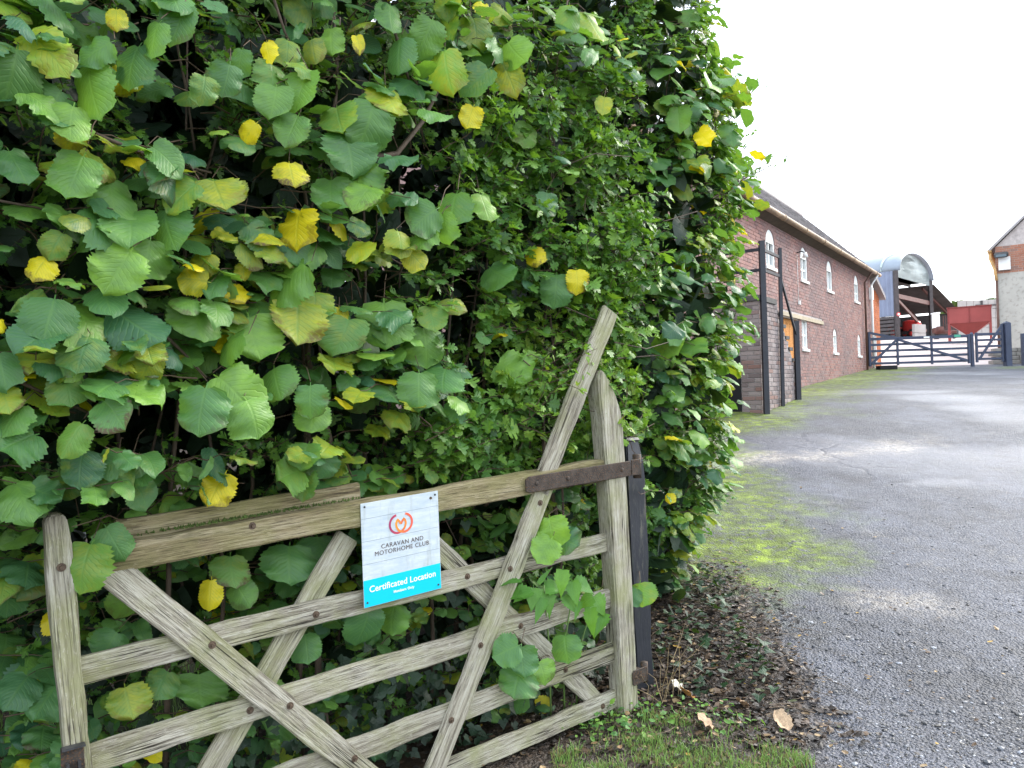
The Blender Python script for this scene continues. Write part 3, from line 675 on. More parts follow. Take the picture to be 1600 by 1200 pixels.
beam('hand_rail', spt(-.68, .05, 3.50), spt(.22, .05, 2.52), .035, .045, RP, rl)

# ------------------------------------------------------------------ brick annexe at the far end of the barn, sunlit orange put into its colour
ann = empty('brick_annexe', (0, 0, 0), 'low bright orange brick annexe beyond the end of the barn', 'building')
AS0, AS1, AEV = S1+.02, 15.05, 4.55
AOFF = -.05; AO = WO + WN*AOFF
aw = wall_with_holes('wall', AO, WD, WN, AS0, AS1, 1.2, AEV+.25, [(13.75, 14.25, 2.3, 3.2)], .25, MORTAR, ann)
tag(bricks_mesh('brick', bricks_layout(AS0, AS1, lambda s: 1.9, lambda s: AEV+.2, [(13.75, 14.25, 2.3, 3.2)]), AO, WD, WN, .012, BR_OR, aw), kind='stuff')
bm = bmesh.new(); vs = [AO+WD*AS1-WN*.26, AO+WD*AS1-WN*4]; A = [bm.verts.new((vs[0][0], vs[0][1], 1.2)), bm.verts.new((vs[1][0], vs[1][1], 1.2)), bm.verts.new((vs[1][0], vs[1][1], AEV+.2)), bm.verts.new((vs[0][0], vs[0][1], AEV+.2))]
B = [bm.verts.new(tuple(np.array(v_.co)-WD*.25)) for v_ in A]; bm.faces.new(A); bm.faces.new(B[::-1])
for i in range(4): bm.faces.new((A[i], A[(i+1) % 4], B[(i+1) % 4], B[i]))
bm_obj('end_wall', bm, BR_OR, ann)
bm = bmesh.new()
pr = [(AS0, .2, AEV+.75), (AS1+.2, .2, AEV+.12), (AS1+.2, -4.2, AEV+.12), (AS0, -4.2, AEV+.75)]
A = [bm.verts.new(tuple(AO+WD*s+WN*o+np.array([0, 0, z]))) for s, o, z in pr]; B = [bm.verts.new((v_.co.x, v_.co.y, v_.co.z-.14)) for v_ in A]; bm.faces.new(A); bm.faces.new(B[::-1])
for i in range(4): bm.faces.new((A[i], A[(i+1) % 4], B[(i+1) % 4], B[i]))
bm_obj('roof', bm, TILE, ann)
def wbox(nm, org, d, n, s0, s1, y0, y1, z0, z1, mat, par):
    bm = bmesh.new(); box_into(bm, s0, s1, y0, y1, z0, z1)
    for v_ in bm.verts: v_.co = tuple(np.array(org) + d*v_.co.x + n*v_.co.y + np.array([0, 0, v_.co.z]))
    return bm_obj(nm, bm, mat, par)
wi = wbox('window', AO, WD, WN, 13.77, 14.23, -.14, -.08, 2.32, 3.18, GLASS, ann)
for s in (13.75, 14.19): wbox('frame', AO, WD, WN, s, s+.06, -.15, .014, 2.3, 3.2, WHITEP, wi)
tube('downpipe', [tuple(AO+WD*13.4+WN*.06+np.array([0, 0, z])) for z in (4.9, 2.0)], .04, WHITEP, ann)

# ------------------------------------------------------------------ yard gates
def pgate(name, x0, x1, ya, yb, zb, rails, label, braces, mids, hh=1.14):
    a = np.array([x0, ya, 0]); b = np.array([x1, yb, 0]); d = (b-a); L = np.linalg.norm(d); d /= L; n = np.array([-d[1], d[0], 0])
    g = empty(name, (x0, ya, zb), label, 'gate', rz=math.atan2(d[1], d[0]))
    return g, L
ga, L = pgate('yard_gate', 11.50, 14.65, 24.75, 24.55, 2.09, 5, 'wide dark blue farm gate closed across the drive before the yard', 0, 0)
for nm, x in (('stile', .0), ('stile', L-.07)): box(nm, x, x+.07, -.04, .04, .05, 1.16 if x == 0 else .98, GATEBLUE, ga)
for z in (.10, .30, .50, .70): box('rail', .07, L-.07, -.015, .015, z, z+.075, GATEBLUE, ga)
box('top_rail', .07, L-.07, -.03, .03, .88, .97, GATEBLUE, ga)
for x in (.86, 1.92): box('upright', x, x+.075, -.045, -.017, .06, .9, GATEBLUE, ga)
beam('brace', (.08, -.03, .13), (.86, -.03, .86), .03, .075, GATEBLUE, ga)
beam('brace', (.90, -.03, .89), (L-.10, -.03, .14), .03, .075, GATEBLUE, ga)
beam('brace', (.05, -.0, 1.13), (.95, -.0, .92), .05, .075, GATEBLUE, ga)
box('plate', 1.72, 1.90, -.05, -.033, .90, .95, WHITEP, ga, 0)
box('plate', 2.66, 2.86, -.05, -.033, .90, .98, mat_plain('green_plate', (.06, .30, .20), .5, .1), ga, 0)
gb, L = pgate('pedestrian_gate', 14.80, 15.62, 24.50, 24.40, 2.11, 5, 'narrow dark blue gate beside the wide one, with one rising brace', 0, 0)
for nm, x in (('stile', .0), ('stile', L-.06)): box(nm, x, x+.06, -.04, .04, .05, 1.0 if x == 0 else 1.25, GATEBLUE, gb)
for z in (.12, .32, .52, .72): box('rail', .06, L-.06, -.015, .015, z, z+.07, GATEBLUE, gb)
box('top_rail', .06, L-.06, -.03, .03, .90, .98, GATEBLUE, gb)
beam('brace', (.08, -.03, .14), (L-.05, -.03, 1.18), .03, .075, GATEBLUE, gb)
def ypost(x, y, h, w, label, gname='posts of the yard gates'):
    p = empty('yard_post', (x, y, H(y)), label, 'post', gname)
    box('shaft', -w/2, w/2, -w/2, w/2, -.2, h, GATEBLUE, p, .01)
    bm = bmesh.new(); bmesh.ops.create_cone(bm, cap_ends=True, segments=4, radius1=w*.72, radius2=.02, depth=.06, matrix=Matrix.Translation((0, 0, h+.03)) @ Matrix.Rotation(math.pi/4, 4, 'Z')); bm_obj('cap', bm, GATEBLUE, p)
ypost(11.40, 24.78, 1.14, .13, 'dark blue gate post beside the brick barn wall')
ypost(14.72, 24.56, 1.04, .09, 'thin dark blue post where the two yard gates meet')
ypost(15.73, 24.38, 1.36, .19, 'thickest dark blue gate post, between narrow gate and rendered house')
box('foot_block', 0, .55, -.15, .15, 0, .12, DARK, None).location = (11.62, 24.4, H(24.4)+.005)
tag(bpy.data.objects['foot_block'], 'low black rubber block on the ground under the blue farm gate', 'block')

# ------------------------------------------------------------------ house on the right
hs = empty('farmhouse', (0, 0, 0), 'gabled house, red brick above grey render, at the edge of the yard', 'house')
HL = np.array([17.50, 27.6, 0.0]); HX, HY, HW, HEV, HD = 0.0, 0.0, 7.6, 6.35, 9.0
hs.location = HL; hs.rotation_euler = (0, 0, math.atan2(WN[1], WN[0]))
def hpt(x, y, z): return tuple(HL + WN*x + WD*y + np.array([0, 0, z]))
REND = mat_plain('grey_render', (.40, .38, .34), .9, .15, 1.2, bump=.3, dirt=(.28, .26, .23))
hw = box('rendered_wall', HX, HX+HW, HY, HY+.3, 1.6, 5.42, REND, hs, 0)
bm = bmesh.new(); pr = [(HX+.01, 5.42), (HX+HW-.01, 5.42), (HX+HW-.01, HEV), (HX+HW/2, HEV+HW/2*.98), (HX+.01, HEV)]
A = [bm.verts.new((x, HY+.012, z)) for x, z in pr]; B = [bm.verts.new((x, HY+.3, z)) for x, z in pr]; bm.faces.new(A); bm.faces.new(B[::-1])
for i in range(5): bm.faces.new((A[i], A[(i+1) % 5], B[(i+1) % 5], B[i]))
gw = bm_obj('gable_wall', bm, MORTAR, hs)
top = lambda x: HEV + (HW/2-abs(x-HX-HW/2))*.98
lay = bricks_layout(HX+.02, HX+HW-.02, lambda s: 5.43, lambda s: top(s)-.05, [])
tag(bricks_mesh('brick', lay, (0, HY+.012, 0), np.array([1.0, 0, 0]), np.array([0, -1.0, 0]), .012, BR_PALE, gw), kind='stuff')
box('side_wall', HX+.02, HX+.3, HY+.31, HY+HD, 1.6, HEV, BR_PALE, hs, 0); box('side_wall', HX+HW-.3, HX+HW-.02, HY+.31, HY+HD, 1.6, HEV, BR_PALE, hs, 0)
for sg in (1, -1):
    cx = HX+HW/2; e = cx - sg*(HW/2+.18); bm = bmesh.new()
    pr = [(e, HEV-.18*.98+.03), (cx-sg*.004, HEV+HW/2*.98+.03), (cx-sg*.004, HEV+HW/2*.98+.13), (e, HEV-.18*.98+.13)]
    A = [bm.verts.new((x, HY-.12, z)) for x, z in pr]; B = [bm.verts.new((x, HY+HD, z)) for x, z in pr]; bm.faces.new(A); bm.faces.new(B[::-1])
    for i in range(4): bm.faces.new((A[i], A[(i+1) % 4], B[(i+1) % 4], B[i]))
    bm_obj('roof', bm, TILE, hs)
WARM = mat_plain('sun_gold_gutter', (.50, .30, .12), .5, .3, 5)  # golden colour stands for sun glowing on the gutter and upper pipe
tube('gutter', [(HX-.17, HY-.1, HEV-.12), (HX-.17, HY+HD, HEV-.12)], .07, WARM, hs, 10)
tube('downpipe', [(HX-.17, HY+.05, HEV-.15), (HX-.15, HY+.02, HEV-.4), (HX-.02, HY-.06, HEV-.8), (HX+.02, HY-.06, HEV-1.2)], .05, WARM, hs, 10)
tube('downpipe', [(HX+.02, HY-.06, HEV-1.2), (HX+.02, HY-.06, 2.1)], .042, DP, hs, 10)
tube('aerial', [(HX-.1, HY-.05, HEV-.95), (HX-.42, HY-.05, HEV-1.0), (HX-.42, HY-.05, HEV-.9)], .014, IRONB, hs, 6)
fl = empty('floodlight', hpt(.20, -.02, HEV-.25), 'dark floodlight on the brick corner just under the house eaves', 'floodlight', rz=math.atan2(WN[1], WN[0]))
box('bracket', -.03, .03, -.2, .0, -.03, .03, IRONB, fl, 0); o = box('lamp_head', -.22, .22, -.42, -.16, -.08, .10, IRONB, fl, .05); o.rotation_euler = (.3, 0, 0)
box('lens', -.16, .16, -.425, -.415, -.04, .05, GLASS, o, 0)
box('meter_box', 0, .36, -.13, 0, 0, .46, WHITEP, None).matrix_world = Matrix.Translation(hpt(.10, -.02, 5.5)) @ Matrix.Rotation(math.atan2(WN[1], WN[0]), 4, 'Z')
tag(bpy.data.objects['meter_box'], 'pale meter box where brick meets grey render on the house', 'meter box')
box('vent_bar', 0, .25, -.06, 0, 0, .04, DP, hs, 0).location = (HX+.1, HY, 3.15)

# notice board, letter box and low wall by the right-hand gate post
nb = empty('notice_board', (16.28, 24.3, H(24.3)), 'green notice with white lettering on a blue post by the gates', 'notice')
box('post', -.14, .1, -.06, .06, -.1, 1.02, GATEBLUE, nb, .008); NG = mat_plain('notice_green', (.03, .34, .20), .5, .06, 4, bump=0)
pn = box('panel', .12, .66, -.1, -.08, .34, .92, NG, nb, .003)
for i, (wd, z) in enumerate(((.30, .86), (.40, .79), (.44, .72), (.36, .65), (.42, .58), (.30, .51), (.38, .44))):
    box('printed_line', .39-wd/2, .39+wd/2, -.1025, -.1005, z-.012, z+.012, SWHITE, pn, 0)
box('lower_board', .12, .74, -.09, -.06, .02, .30, mat_plain('dark_slate', (.10, .11, .13), .8, .3, 8), nb, .003)
mb = empty('letter_box', (17.0, 24.0, H(24)), 'black letter box on a pale post beside the green notice', 'letter box')
box('post', -.04, .04, -.04, .04, -.1, .85, WHITEP, mb, .004)
box('body', -.14, .2, -.12, .14, .83, 1.03, IRONB, mb, .02)
bm = bmesh.new(); bmesh.ops.create_cone(bm, cap_ends=True, segments=14, radius1=.13, radius2=.13, depth=.33, matrix=Matrix.Translation((.03, .01, 1.03)) @ Matrix.Rotation(math.pi/2, 4, 'Y')); bm_obj('lid', bm, IRONB, mb, True)
box('flap', -.1, .16, -.127, -.121, .9, .95, GLASS, mb, 0)
STONE = mat_plain('wall_stone', (.22, .20, .18), .9, .4, 3, bump=.4)
lw = empty('stone_wall', (15.95, 25.6, H(25.6)), 'low rough stone wall behind the blue posts by the house', 'wall')
su = {}
for r in range(4):
    x = 0
    while x < 1.75:
        w_ = random.choice((.22, .28, .34)); kk = w_
        if kk not in su:
            bm = bmesh.new(); box_into(bm, 0, w_-.015, -.14, .14, 0, .125); bmesh.ops.bevel(bm, geom=list(bm.edges), offset=.015, segments=1, affect='EDGES'); bmesh.ops.recalc_face_normals(bm, faces=bm.faces)
            me = bpy.data.meshes.new('stone'); bm.to_mesh(me); bm.free(); me.materials.append(STONE); su[kk] = me
        o = bpy.data.objects.new('stone', su[kk]); COL.objects.link(o); o.parent = lw; o.location = (x + (.1 if r % 2 else 0), random.uniform(-.015, .015), r*.135); x += w_

# ------------------------------------------------------------------ dutch barn and its lean-to
def corr(name, org, du, dv, nu, amp, pitch_n, mat, parent, mapf=None, th=.01):
    """corrugated sheet: u along du (waves), v along dv"""
    org, du, dv = map(lambda q: np.array(q, float), (org, du, dv)); nn = np.cross(du, dv); nn /= np.linalg.norm(nn)
    V, Fc = [], []; m = pitch_n*4
    for j, off in ((0, 0), (1, 0), (0, th), (1, th)):
        for i in range(m+1): V.append(tuple(org + du*i/m + dv*j + nn*(amp*math.sin(i*math.pi/2)+off)))
    for base in (0, 2*(m+1)):
        for i in range(m): Fc.append((base+i, base+i+1, base+m+1+i+1, base+m+1+i))
    me = bpy.data.meshes.new(name); me.from_pydata(V, [], Fc); return link(name, me, parent, mat)
db = empty('dutch_barn', (0, 0, 0), 'open-fronted grey metal barn with a curved roof beyond the gate', 'barn')
BLUEM = mat_plain('blue_grey_sheet', (.17, .20, .28), .5, .12, 1.5, .0, .5, .1)
ROOFM = mat_plain('galvanised_roof', (.20, .235, .28), .5, .15, 1.0, .0, .5, .1); STEEL = mat_plain('dark_steel', (.06, .05, .05), .6, .3, 5); REDST = mat_plain('red_oxide_steel', (.10, .034, .026), .6, .25, 4)
UNDER = mat_plain('sheet_underside', (.09, .075, .07), .7, .3, 2); GABLEM = mat_plain('pale_gable_sheet', (.36, .42, .42), .5, .1, 1.5)
C0 = np.array([22.65, 45.0, 0]); GDR = np.array([4.75, 5.0, 0]); GWID = np.linalg.norm(GDR); GDR /= GWID; AX = np.array([-GDR[1], GDR[0], 0]); BL = 13.0
ZE = 8.2; RISEB = 1.35; zg = H(46)
def bp(a, b, z): return tuple(C0 + GDR*a + AX*b + np.array([0, 0, z]))
arc = [(GWID*(.5-.5*math.cos(t)), ZE + RISEB*math.sin(t)) for t in np.linspace(0, math.pi, 17)]
bm = bmesh.new(); rows = []
for b in np.linspace(-.25, BL, 30): rows.append([bm.verts.new(bp(a, b, z)) for a, z in arc])
for A, B in zip(rows, rows[1:]):
    for i in range(16): bm.faces.new((A[i], A[i+1], B[i+1], B[i]))
rf = bm_obj('roof', bm, ROOFM, db, True); md = rf.modifiers.new('s', 'SOLIDIFY'); md.thickness = .05
bm = bmesh.new()
for i in range(5):
    b0 = .8 + i*2.4; pts = [bp(a, b0, z+.04) for a, z in arc]; tube_into(bm, pts, .06, 5)
bm_obj('roof_joint', bm, GABLEM, rf)
bm = bmesh.new(); low = [(a, ZE-.25) for a, z in arc]; A = [bm.verts.new(bp(a, 0, z-.03)) for a, z in arc]; lo = [bm.verts.new(bp(a, 0, ZE-.35)) for a, z in (arc[0], arc[-1])]
bm.faces.new(A+lo[::-1]); B = bmesh.ops.solidify(bm, geom=list(bm.faces), thickness=.06); bm_obj('gable_panel', bm, GABLEM, db)
corr('cladding', bp(0, 0, 5.55), AX*BL, (0, 0, ZE-5.55), 1, .03, 50, BLUEM, db)
for i in range(6):
    z = 4.35+i*.22; beam('board', bp(-.02, .15, z), bp(-.02, BL, z),   .05, .15, STEEL, db)
for b in (0, 4.3, 8.6):
    for a in (0, GWID): beam('column', bp(a, b, 2.8), bp(a, b, ZE), .22, .22, STEEL if b == 0 else REDST, db)
beam('tie_beam', bp(0, .1, 6.75), bp(GWID, .1, 6.75), .14, .26, REDST, db)
beam('brace', bp(.3, .1, 6.6), bp(GWID-.9, .1, 4.9), .1, .16, REDST, db)
for b in np.linspace(1.2, BL, 8): beam('purlin', bp(0, b, ZE-.2), bp(GWID, b, ZE-.2), .1, .14, UNDER, db)
bm = bmesh.new()
A = [bm.verts.new(bp(a, b, ZE-.12)) for a, b in ((.05, .2), (GWID-.05, .2), (GWID-.05, BL), (.05, BL))]; bm.faces.new(A); bmesh.ops.solidify(bm, geom=list(bm.faces), thickness=.03); bm_obj('ceiling_sheet', bm, UNDER, db)
wbox('back_wall', C0, GDR, AX, 0, GWID+7, BL-.2, BL, 2.8, ZE-.2, mat_plain('shaded_inside_cladding', (.10, .095, .095), .8), db)
wbox('inner_panel', C0, GDR, AX, 2.6, 5.6, BL-3, BL-2.9, 4.2, 5.6, mat_plain('pale_blue_sheet', (.30, .36, .42), .7), db)
# lean-to
wbox('side_wall', C0, AX, GDR, -.1, BL, GWID+5.9, GWID+6.0, 3.6, 6.45, bpy.data.materials['shaded_inside_cladding'], db)  # wall added, and coloured dark, to keep the inside of the barn dark
LT = bpy.data.objects.new('lean_to', None); COL.objects.link(LT); LT.parent = db
LW = 6.0
bm = bmesh.new(); A = [bm.verts.new(bp(GWID+a, b, z)) for a, b, z in ((.1, -.2, 7.95), (LW, -.2, 6.6), (LW, BL, 6.6), (.1, BL, 7.95))]; bm.faces.new(A); bmesh.ops.solidify(bm, geom=list(bm.faces), thickness=.1); bm_obj('roof', bm, UNDER, LT)
for b in np.linspace(.5, BL, 7): beam('rafter', bp(GWID+.1, b, 7.75), bp(GWID+LW, b, 6.42), .1, .16, REDST, LT)
for b in (0, 4.3, 8.6): beam('column', bp(GWID+LW, b, 3.0), bp(GWID+LW, b, 6.5), .18, .18, STEEL, LT)
corr('end_cladding', bp(GWID+2.6, BL-3.5, 3.3), GDR*3.2, (0, 0, 2.2), 1, .03, 14, mat_plain('blue_grey_inner', (.24, .29, .36), .7), LT)
# grey concrete panel wall in the barn mouth
p0 = atY(1427, 511, 45); CONC = mat_plain('concrete_grey', (.36, .33, .31), .85, .12, 2)
cp = empty('concrete_panel', (p0[0], 45, H(45)-.2), 'pale concrete panel wall standing in the mouth of the curved barn', 'wall', rz=.55)
for i in range(2): box('panel', 0, 1.15, -.08, .08, i*.52, i*.52+.50, CONC, cp, .01)
wb = atY(1463, 520, 43); wbn = empty('feed_bin', (wb[0], 43, H(43)), 'upright white metal bin beside the barn column', 'bin')
box('body', -.13, .13, -.2, .2, .5, 1.42, WHITEP, wbn, .03); box('lid', -.16, .16, -.23, .23, 1.42, 1.48, WHITEP, wbn, .01)
for x in (-.1, .1): box('leg', x-.03, x+.03, -.03, .03, 0, .5, STEEL, wbn, 0)
# compact red tractor inside the barn mouth
tp = atY(1417, 512, 49); RED = mat_plain('red_paint', (.50, .035, .03), .4, .15, 4); TYRE = mat_plain('tyre_rubber', (.02, .02, .022), .85)
tr = empty('tractor', (tp[0], 49, H(49)), 'small red tractor without a cab parked under the curved barn roof', 'tractor', rz=.35); tr.scale = (.66, .66, .66)
def loft(name, secs, mat, parent, nseg=12):
    bm = bmesh.new(); R_ = []
    for (y, cx, cz, hw, hh) in secs:
        R_.append([bm.verts.new((cx+hw*math.copysign(abs(math.cos(t))**.6, math.cos(t)), y, cz+hh*math.copysign(abs(math.sin(t))**.6, math.sin(t)))) for t in np.linspace(0, 2*math.pi, nseg, endpoint=False)])
    for A, B in zip(R_, R_[1:]):
        for i in range(nseg): bm.faces.new((A[i], A[(i+1) % nseg], B[(i+1) % nseg], B[i]))
    bm.faces.new(R_[0][::-1]); bm.faces.new(R_[-1]); return bm_obj(name, bm, mat, parent, True)
loft('bonnet', [(-1.5, 0, 1.0, .26, .35), (-1.35, 0, 1.1, .34, .5), (-.2, 0, 1.25, .38, .55), (.2, 0, 1.25, .36, .5)], RED, tr)
box('chassis', -.2, .2, -1.2, 1.2, .45, .75, STEEL, tr, .03)
loft('seat', [(.65, 0, 1.25, .26, .08), (1.05, 0, 1.3, .28, .1), (1.15, 0, 1.55, .26, .3), (1.25, 0, 1.6, .22, .3)], TYRE, tr)
tube('roll_bar', [(-.5, 1.25, .9), (-.5, 1.25, 2.0), (-.4, 1.25, 2.15), (.4, 1.25, 2.15), (.5, 1.25, 2.0), (.5, 1.25, .9)], .05, STEEL, tr)
tube('steering_wheel', [(.22*math.cos(t), .3+.1*math.sin(t), 1.75+.2*math.sin(t)) for t in np.linspace(0, 6.1, 14)], .02, TYRE, tr, 6)
tube('steering_column', [(0, .1, 1.4), (0, .3, 1.75)], .03, STEEL, tr)
for x, y, r, w_ in ((-.75, .8, .62, .4), (.75, .8, .62, .4), (-.62, -1.1, .42, .26), (.62, -1.1, .42, .26)):
    bm = bmesh.new(); bmesh.ops.create_cone(bm, cap_ends=True, segments=20, radius1=r, radius2=r, depth=w_, matrix=Matrix.Rotation(math.pi/2, 4, 'Y')); bmesh.ops.bevel(bm, geom=[e for e in bm.edges if e.calc_face_angle(0) > 1], offset=.07, segments=2, affect='EDGES')
    wh = bm_obj('wheel', bm, TYRE, tr, True); wh.location = (x, y, r)
    bm = bmesh.new(); bmesh.ops.create_cone(bm, cap_ends=True, segments=16, radius1=r*.5, radius2=r*.45, depth=w_+.04, matrix=Matrix.Rotation(math.pi/2, 4, 'Y')); bm_obj('rim', bm, RED, wh, True)
for x in (-.75, .75):
    bm = bmesh.new(); pts = [(x, .8+.75*math.cos(t), .62+.75*math.sin(t)) for t in np.linspace(.3, 2.6, 9)]
    for p, q in zip(pts, pts[1:]):
        vs = [bm.verts.new((p[0]-.24, p[1], p[2])), bm.verts.new((p[0]+.24, p[1], p[2])), bm.verts.new((q[0]+.24, q[1], q[2])), bm.verts.new((q[0]-.24, q[1], q[2]))]; bm.faces.new(vs)
    bmesh.ops.solidify(bm, geom=list(bm.faces), thickness=.03); bm_obj('mudguard', bm, RED, tr)
for x in (-.18, .18): box('headlight', x-.07, x+.07, -1.53, -1.49, 1.0, 1.13, GLASS, tr, .01)
tube('exhaust', [(.3, -.4, 1.6), (.3, -.4, 2.3)], .04, STEEL, tr)
# warning sign on the barn corner
ws = atY(1404, 491, 44.2); w_ = empty('warning_sign', (ws[0], 44.2, ws[2]), 'small red and white round sign on the barn corner column', 'sign')
bm = bmesh.new(); bmesh.ops.create_cone(bm, cap_ends=True, segments=18, radius1=.12, radius2=.12, depth=.03, matrix=Matrix.Rotation(math.pi/2, 4, 'X')); bm_obj('disc', bm, RED, w_)
bm = bmesh.new(); bmesh.ops.create_cone(bm, cap_ends=True, segments=18, radius1=.07, radius2=.07, depth=.04, matrix=Matrix.Rotation(math.pi/2, 4, 'X')); bm_obj('centre', bm, WHITEP, w_)
box('stem', -.03, .03, .0, .05, -1.6, .1, STEEL, w_, 0)
# red harrow with upright tines
hp = atY(1482, 522, 43); hr = empty('harrow', (hp[0], 43, H(43)), 'red harrow with a row of upright tines under the lean-to', 'farm implement')
box('frame', -.8, .4, -.15, .15, .3, .48, REDST, hr, .03)
for i in range(5): beam('tine', (-.26+i*.13, 0, .48), (-.26+i*.13+.03, .05, 1.3), .04, .04, REDST, hr)
for x in (-.7, .3): box('leg', x-.05, x+.05, -.05, .05, 0, .3, STEEL, hr, 0)
loft('roller', [(-.3, -.6, .5, .22, .2), (-.1, -.6, .5, .24, .22), (.2, -.6, .5, .22, .2)], REDST, hr)

# red grain hopper on legs
hx0 = atY(1497.5, 480, 38); hx1 = atY(1557, 478, 38); hb = atY(1500, 504, 38)[2]; ht = atY(1528, 522.5, 38)[2]; hz = hx0[2]
hop = empty('grain_hopper', ((hx0[0]+hx1[0])/2, 38.7, H(38)), 'red steel grain hopper on legs with a funnel base', 'hopper', rz=-.55); HW2 = (hx1[0]-hx0[0])/2; zb = H(38)
HRED = mat_plain('hopper_red', (.27, .055, .05), .55, .12, 2); HRD = mat_plain('hopper_dark_red', (.20, .035, .032), .55, .15, 2)
bm = bmesh.new(); box_into(bm, -HW2, HW2, -.7, .7, hb-zb, hz-zb); bm_obj('bin', bm, HRED, hop)
bm = bmesh.new(); t_ = [(-HW2+.06, -.66), (HW2-.06, -.66), (HW2-.06, .66), (-HW2+.06, .66)]; A = [bm.verts.new((x, y, hb-zb-.003)) for x, y in t_]; B = [bm.verts.new((x*.12, y*.12, ht-zb)) for x, y in t_]
for i in range(4): bm.faces.new((A[i], A[(i+1) % 4], B[(i+1) % 4], B[i]))
bm.faces.new(A[::-1]); bm.faces.new(B); bm_obj('funnel', bm, HRED, hop)
for x in (-HW2+.05, HW2-.05):
    for y in (-.64, .64): box('leg', x-.05, x+.05, y-.05, y+.05, 0, hb-zb+.02, HRED, hop, 0)
for x in (-HW2, -.02, HW2-.04): box('rib', x, x+.04, -.73, -.702, hb-zb, hz-zb, HRD, hop, 0)
box('rim', -HW2-.03, HW2+.03, -.74, .74, hz-zb+.003, hz-zb+.05, HRD, hop, 0)
# grey panel wall behind hopper
gw0 = atY(1497, 470, 58); gw1 = atY(1575, 470, 58)
pw = empty('block_wall', (gw0[0], 58, H(58)), 'long grey block wall behind the red hopper', 'wall'); ww = gw1[0]-gw0[0]; tall = gw0[2]-H(58)
nb_ = 7
for r in range(4):
    for i in range(nb_): box('block', i*ww/nb_+.02, (i+1)*ww/nb_, -.15, .15, r*tall/4+.02, (r+1)*tall/4, CONC, pw, .02)
tube('rail', [(1.2, -.2, tall-.4), (ww-1, -.2, tall-.4)], .05, STEEL, pw); 
for x in (1.6, 2.8): box('rail_post', x, x+.12, -.25, -.16, tall-1, tall-.05, STEEL, pw, 0)

# ================================================================== vegetation
def W3(u, w, z): return GP0 + GD*u + GN*w + np.array([0, 0, z])
def uwz(P): q = np.asarray(P) - GP0; return float(q@GD), float(q@GN), float(P[2])
CC = np.array([.55, 5.4])
def rcol(z): return float(np.interp(z, [0, .3, .8, 1.4, 3, 4.4], [.30, .46, .78, .97, 1.05, .98]))
def w_front(u, z):
    b = .36*(1-min(1, max(0, (u+.1)/2.1)))
    w = -.20 + (b+.10)*sstep(1.0, 1.55, z) + .10*sstep(1.9, 2.3, z)
    w -= .75*sstep(.15, -.35, u)*sstep(1.25, .8, z) + .9*sstep(.2, -.2, u)*sstep(.75, .4, z)
    if u > 2.55: w -= (u-2.55)**2*1.1
    return w + .11*vnoise(u, z, 1.9, 4) + .05*vnoise(u, z, 5, 8)
def inside(P):
    u, w, z = uwz(P)
    if z < 3.9 and -3 < u < 3.5 and w < w_front(u, z) and w > -2: return 1
    if (P[0]-CC[0])**2 + (P[1]-CC[1])**2 < rcol(z)**2: return 2
    return 0
def surf(px, py, extra=0.0):
    d = ray(px, py); t = .8
    while t < 9:
        if inside(CAM + d*t): break
        t += .02
    return CAM + d*(t-extra), t-extra
def unit_(v): v = np.asarray(v, float); return v/(np.linalg.norm(v)+1e-9)

# ---- leaf meshes -------------------------------------------------
def leaf_mesh(prof, rows, serr, ncol, fold, droop, curl, ripple, seed, cord=.06, stalk=.16, asym=0, bend=0):
    r = random.Random(seed); V, UV, Fc = [], [], []
    cols = np.linspace(-1, 1, ncol)
    ph = r.uniform(0, 6)
    for j in range(rows+1):
        t = j/rows
        hw = float(np.interp(t, prof[0], prof[1]))
        if 0 < j < rows: hw *= 1 + (serr if j % 2 else -serr)*(1+r.uniform(-.4, .4))
        for c in cols:
            x = c*hw*(1+asym*c); y = t - cord*abs(c)*math.exp(-t*7) - (serr*.5*abs(c)**3 if j % 2 else 0)
            z = fold*abs(x) - droop*t*t - curl*x*x + ripple*math.sin(t*15+ph+c)*abs(c)**2 + .007*math.sin((t*9-abs(c)*2)*6.28)*(1-abs(c))*(abs(c) > .2)
            z += ripple*.8*math.sin(t*6+ph*2+c*2.3)*abs(c)
            V.append((x + bend*t*t, y, z)); UV.append((c*.5+.5, t))
    for j in range(rows):
        for i in range(ncol-1):
            a = j*ncol+i; Fc.append((a, a+1, a+ncol+1, a+ncol))
    if stalk:
        b = len(V); V += [(-.012, -stalk, -.03), (.012, -stalk, -.03), (.012, .01, .0), (-.012, .01, .0)]; UV += [(.5, 0)]*4; Fc.append((b, b+1, b+2, b+3))
    return np.array(V), np.array(UV), Fc
HZ = ([0, .04, .11, .24, .42, .58, .72, .84, .92, 1], [.14, .33, .42, .475, .495, .485, .44, .35, .21, 0.01])
NTL = ([0, .06, .16, .3, .5, .7, .85, 1], [.08, .26, .36, .37, .28, .17, .08, .005])
OVL = ([0, .08, .2, .4, .6, .8, .92, 1], [.04, .16, .27, .34, .32, .2, .1, .01])
rl_ = random.Random(3)
def hz_prof(r): return (HZ[0], [max(.01, q*(1+r.uniform(-.06, .06))) for q in HZ[1]])
HAZ_HI = [leaf_mesh(hz_prof(rl_), 22, rl_.uniform(.035, .065), 7, rl_.uniform(-.18, .3), rl_.uniform(.0, .55), rl_.uniform(-.25, .8), rl_.uniform(.02, .07), i, asym=rl_.uniform(-.10, .10), bend=rl_.uniform(-.16, .16)) for i in range(16)]
HAZ_LO = [leaf_mesh(HZ, 12, .055, 5, f, d, c, rp, i+50) for i, (f, d, c, rp) in enumerate([(.10,.16,.1,.02),(-.05,.3,.35,.03),(.2,.12,.0,.03),(.0,.42,.5,.03),(.15,.25,.1,.04)])]
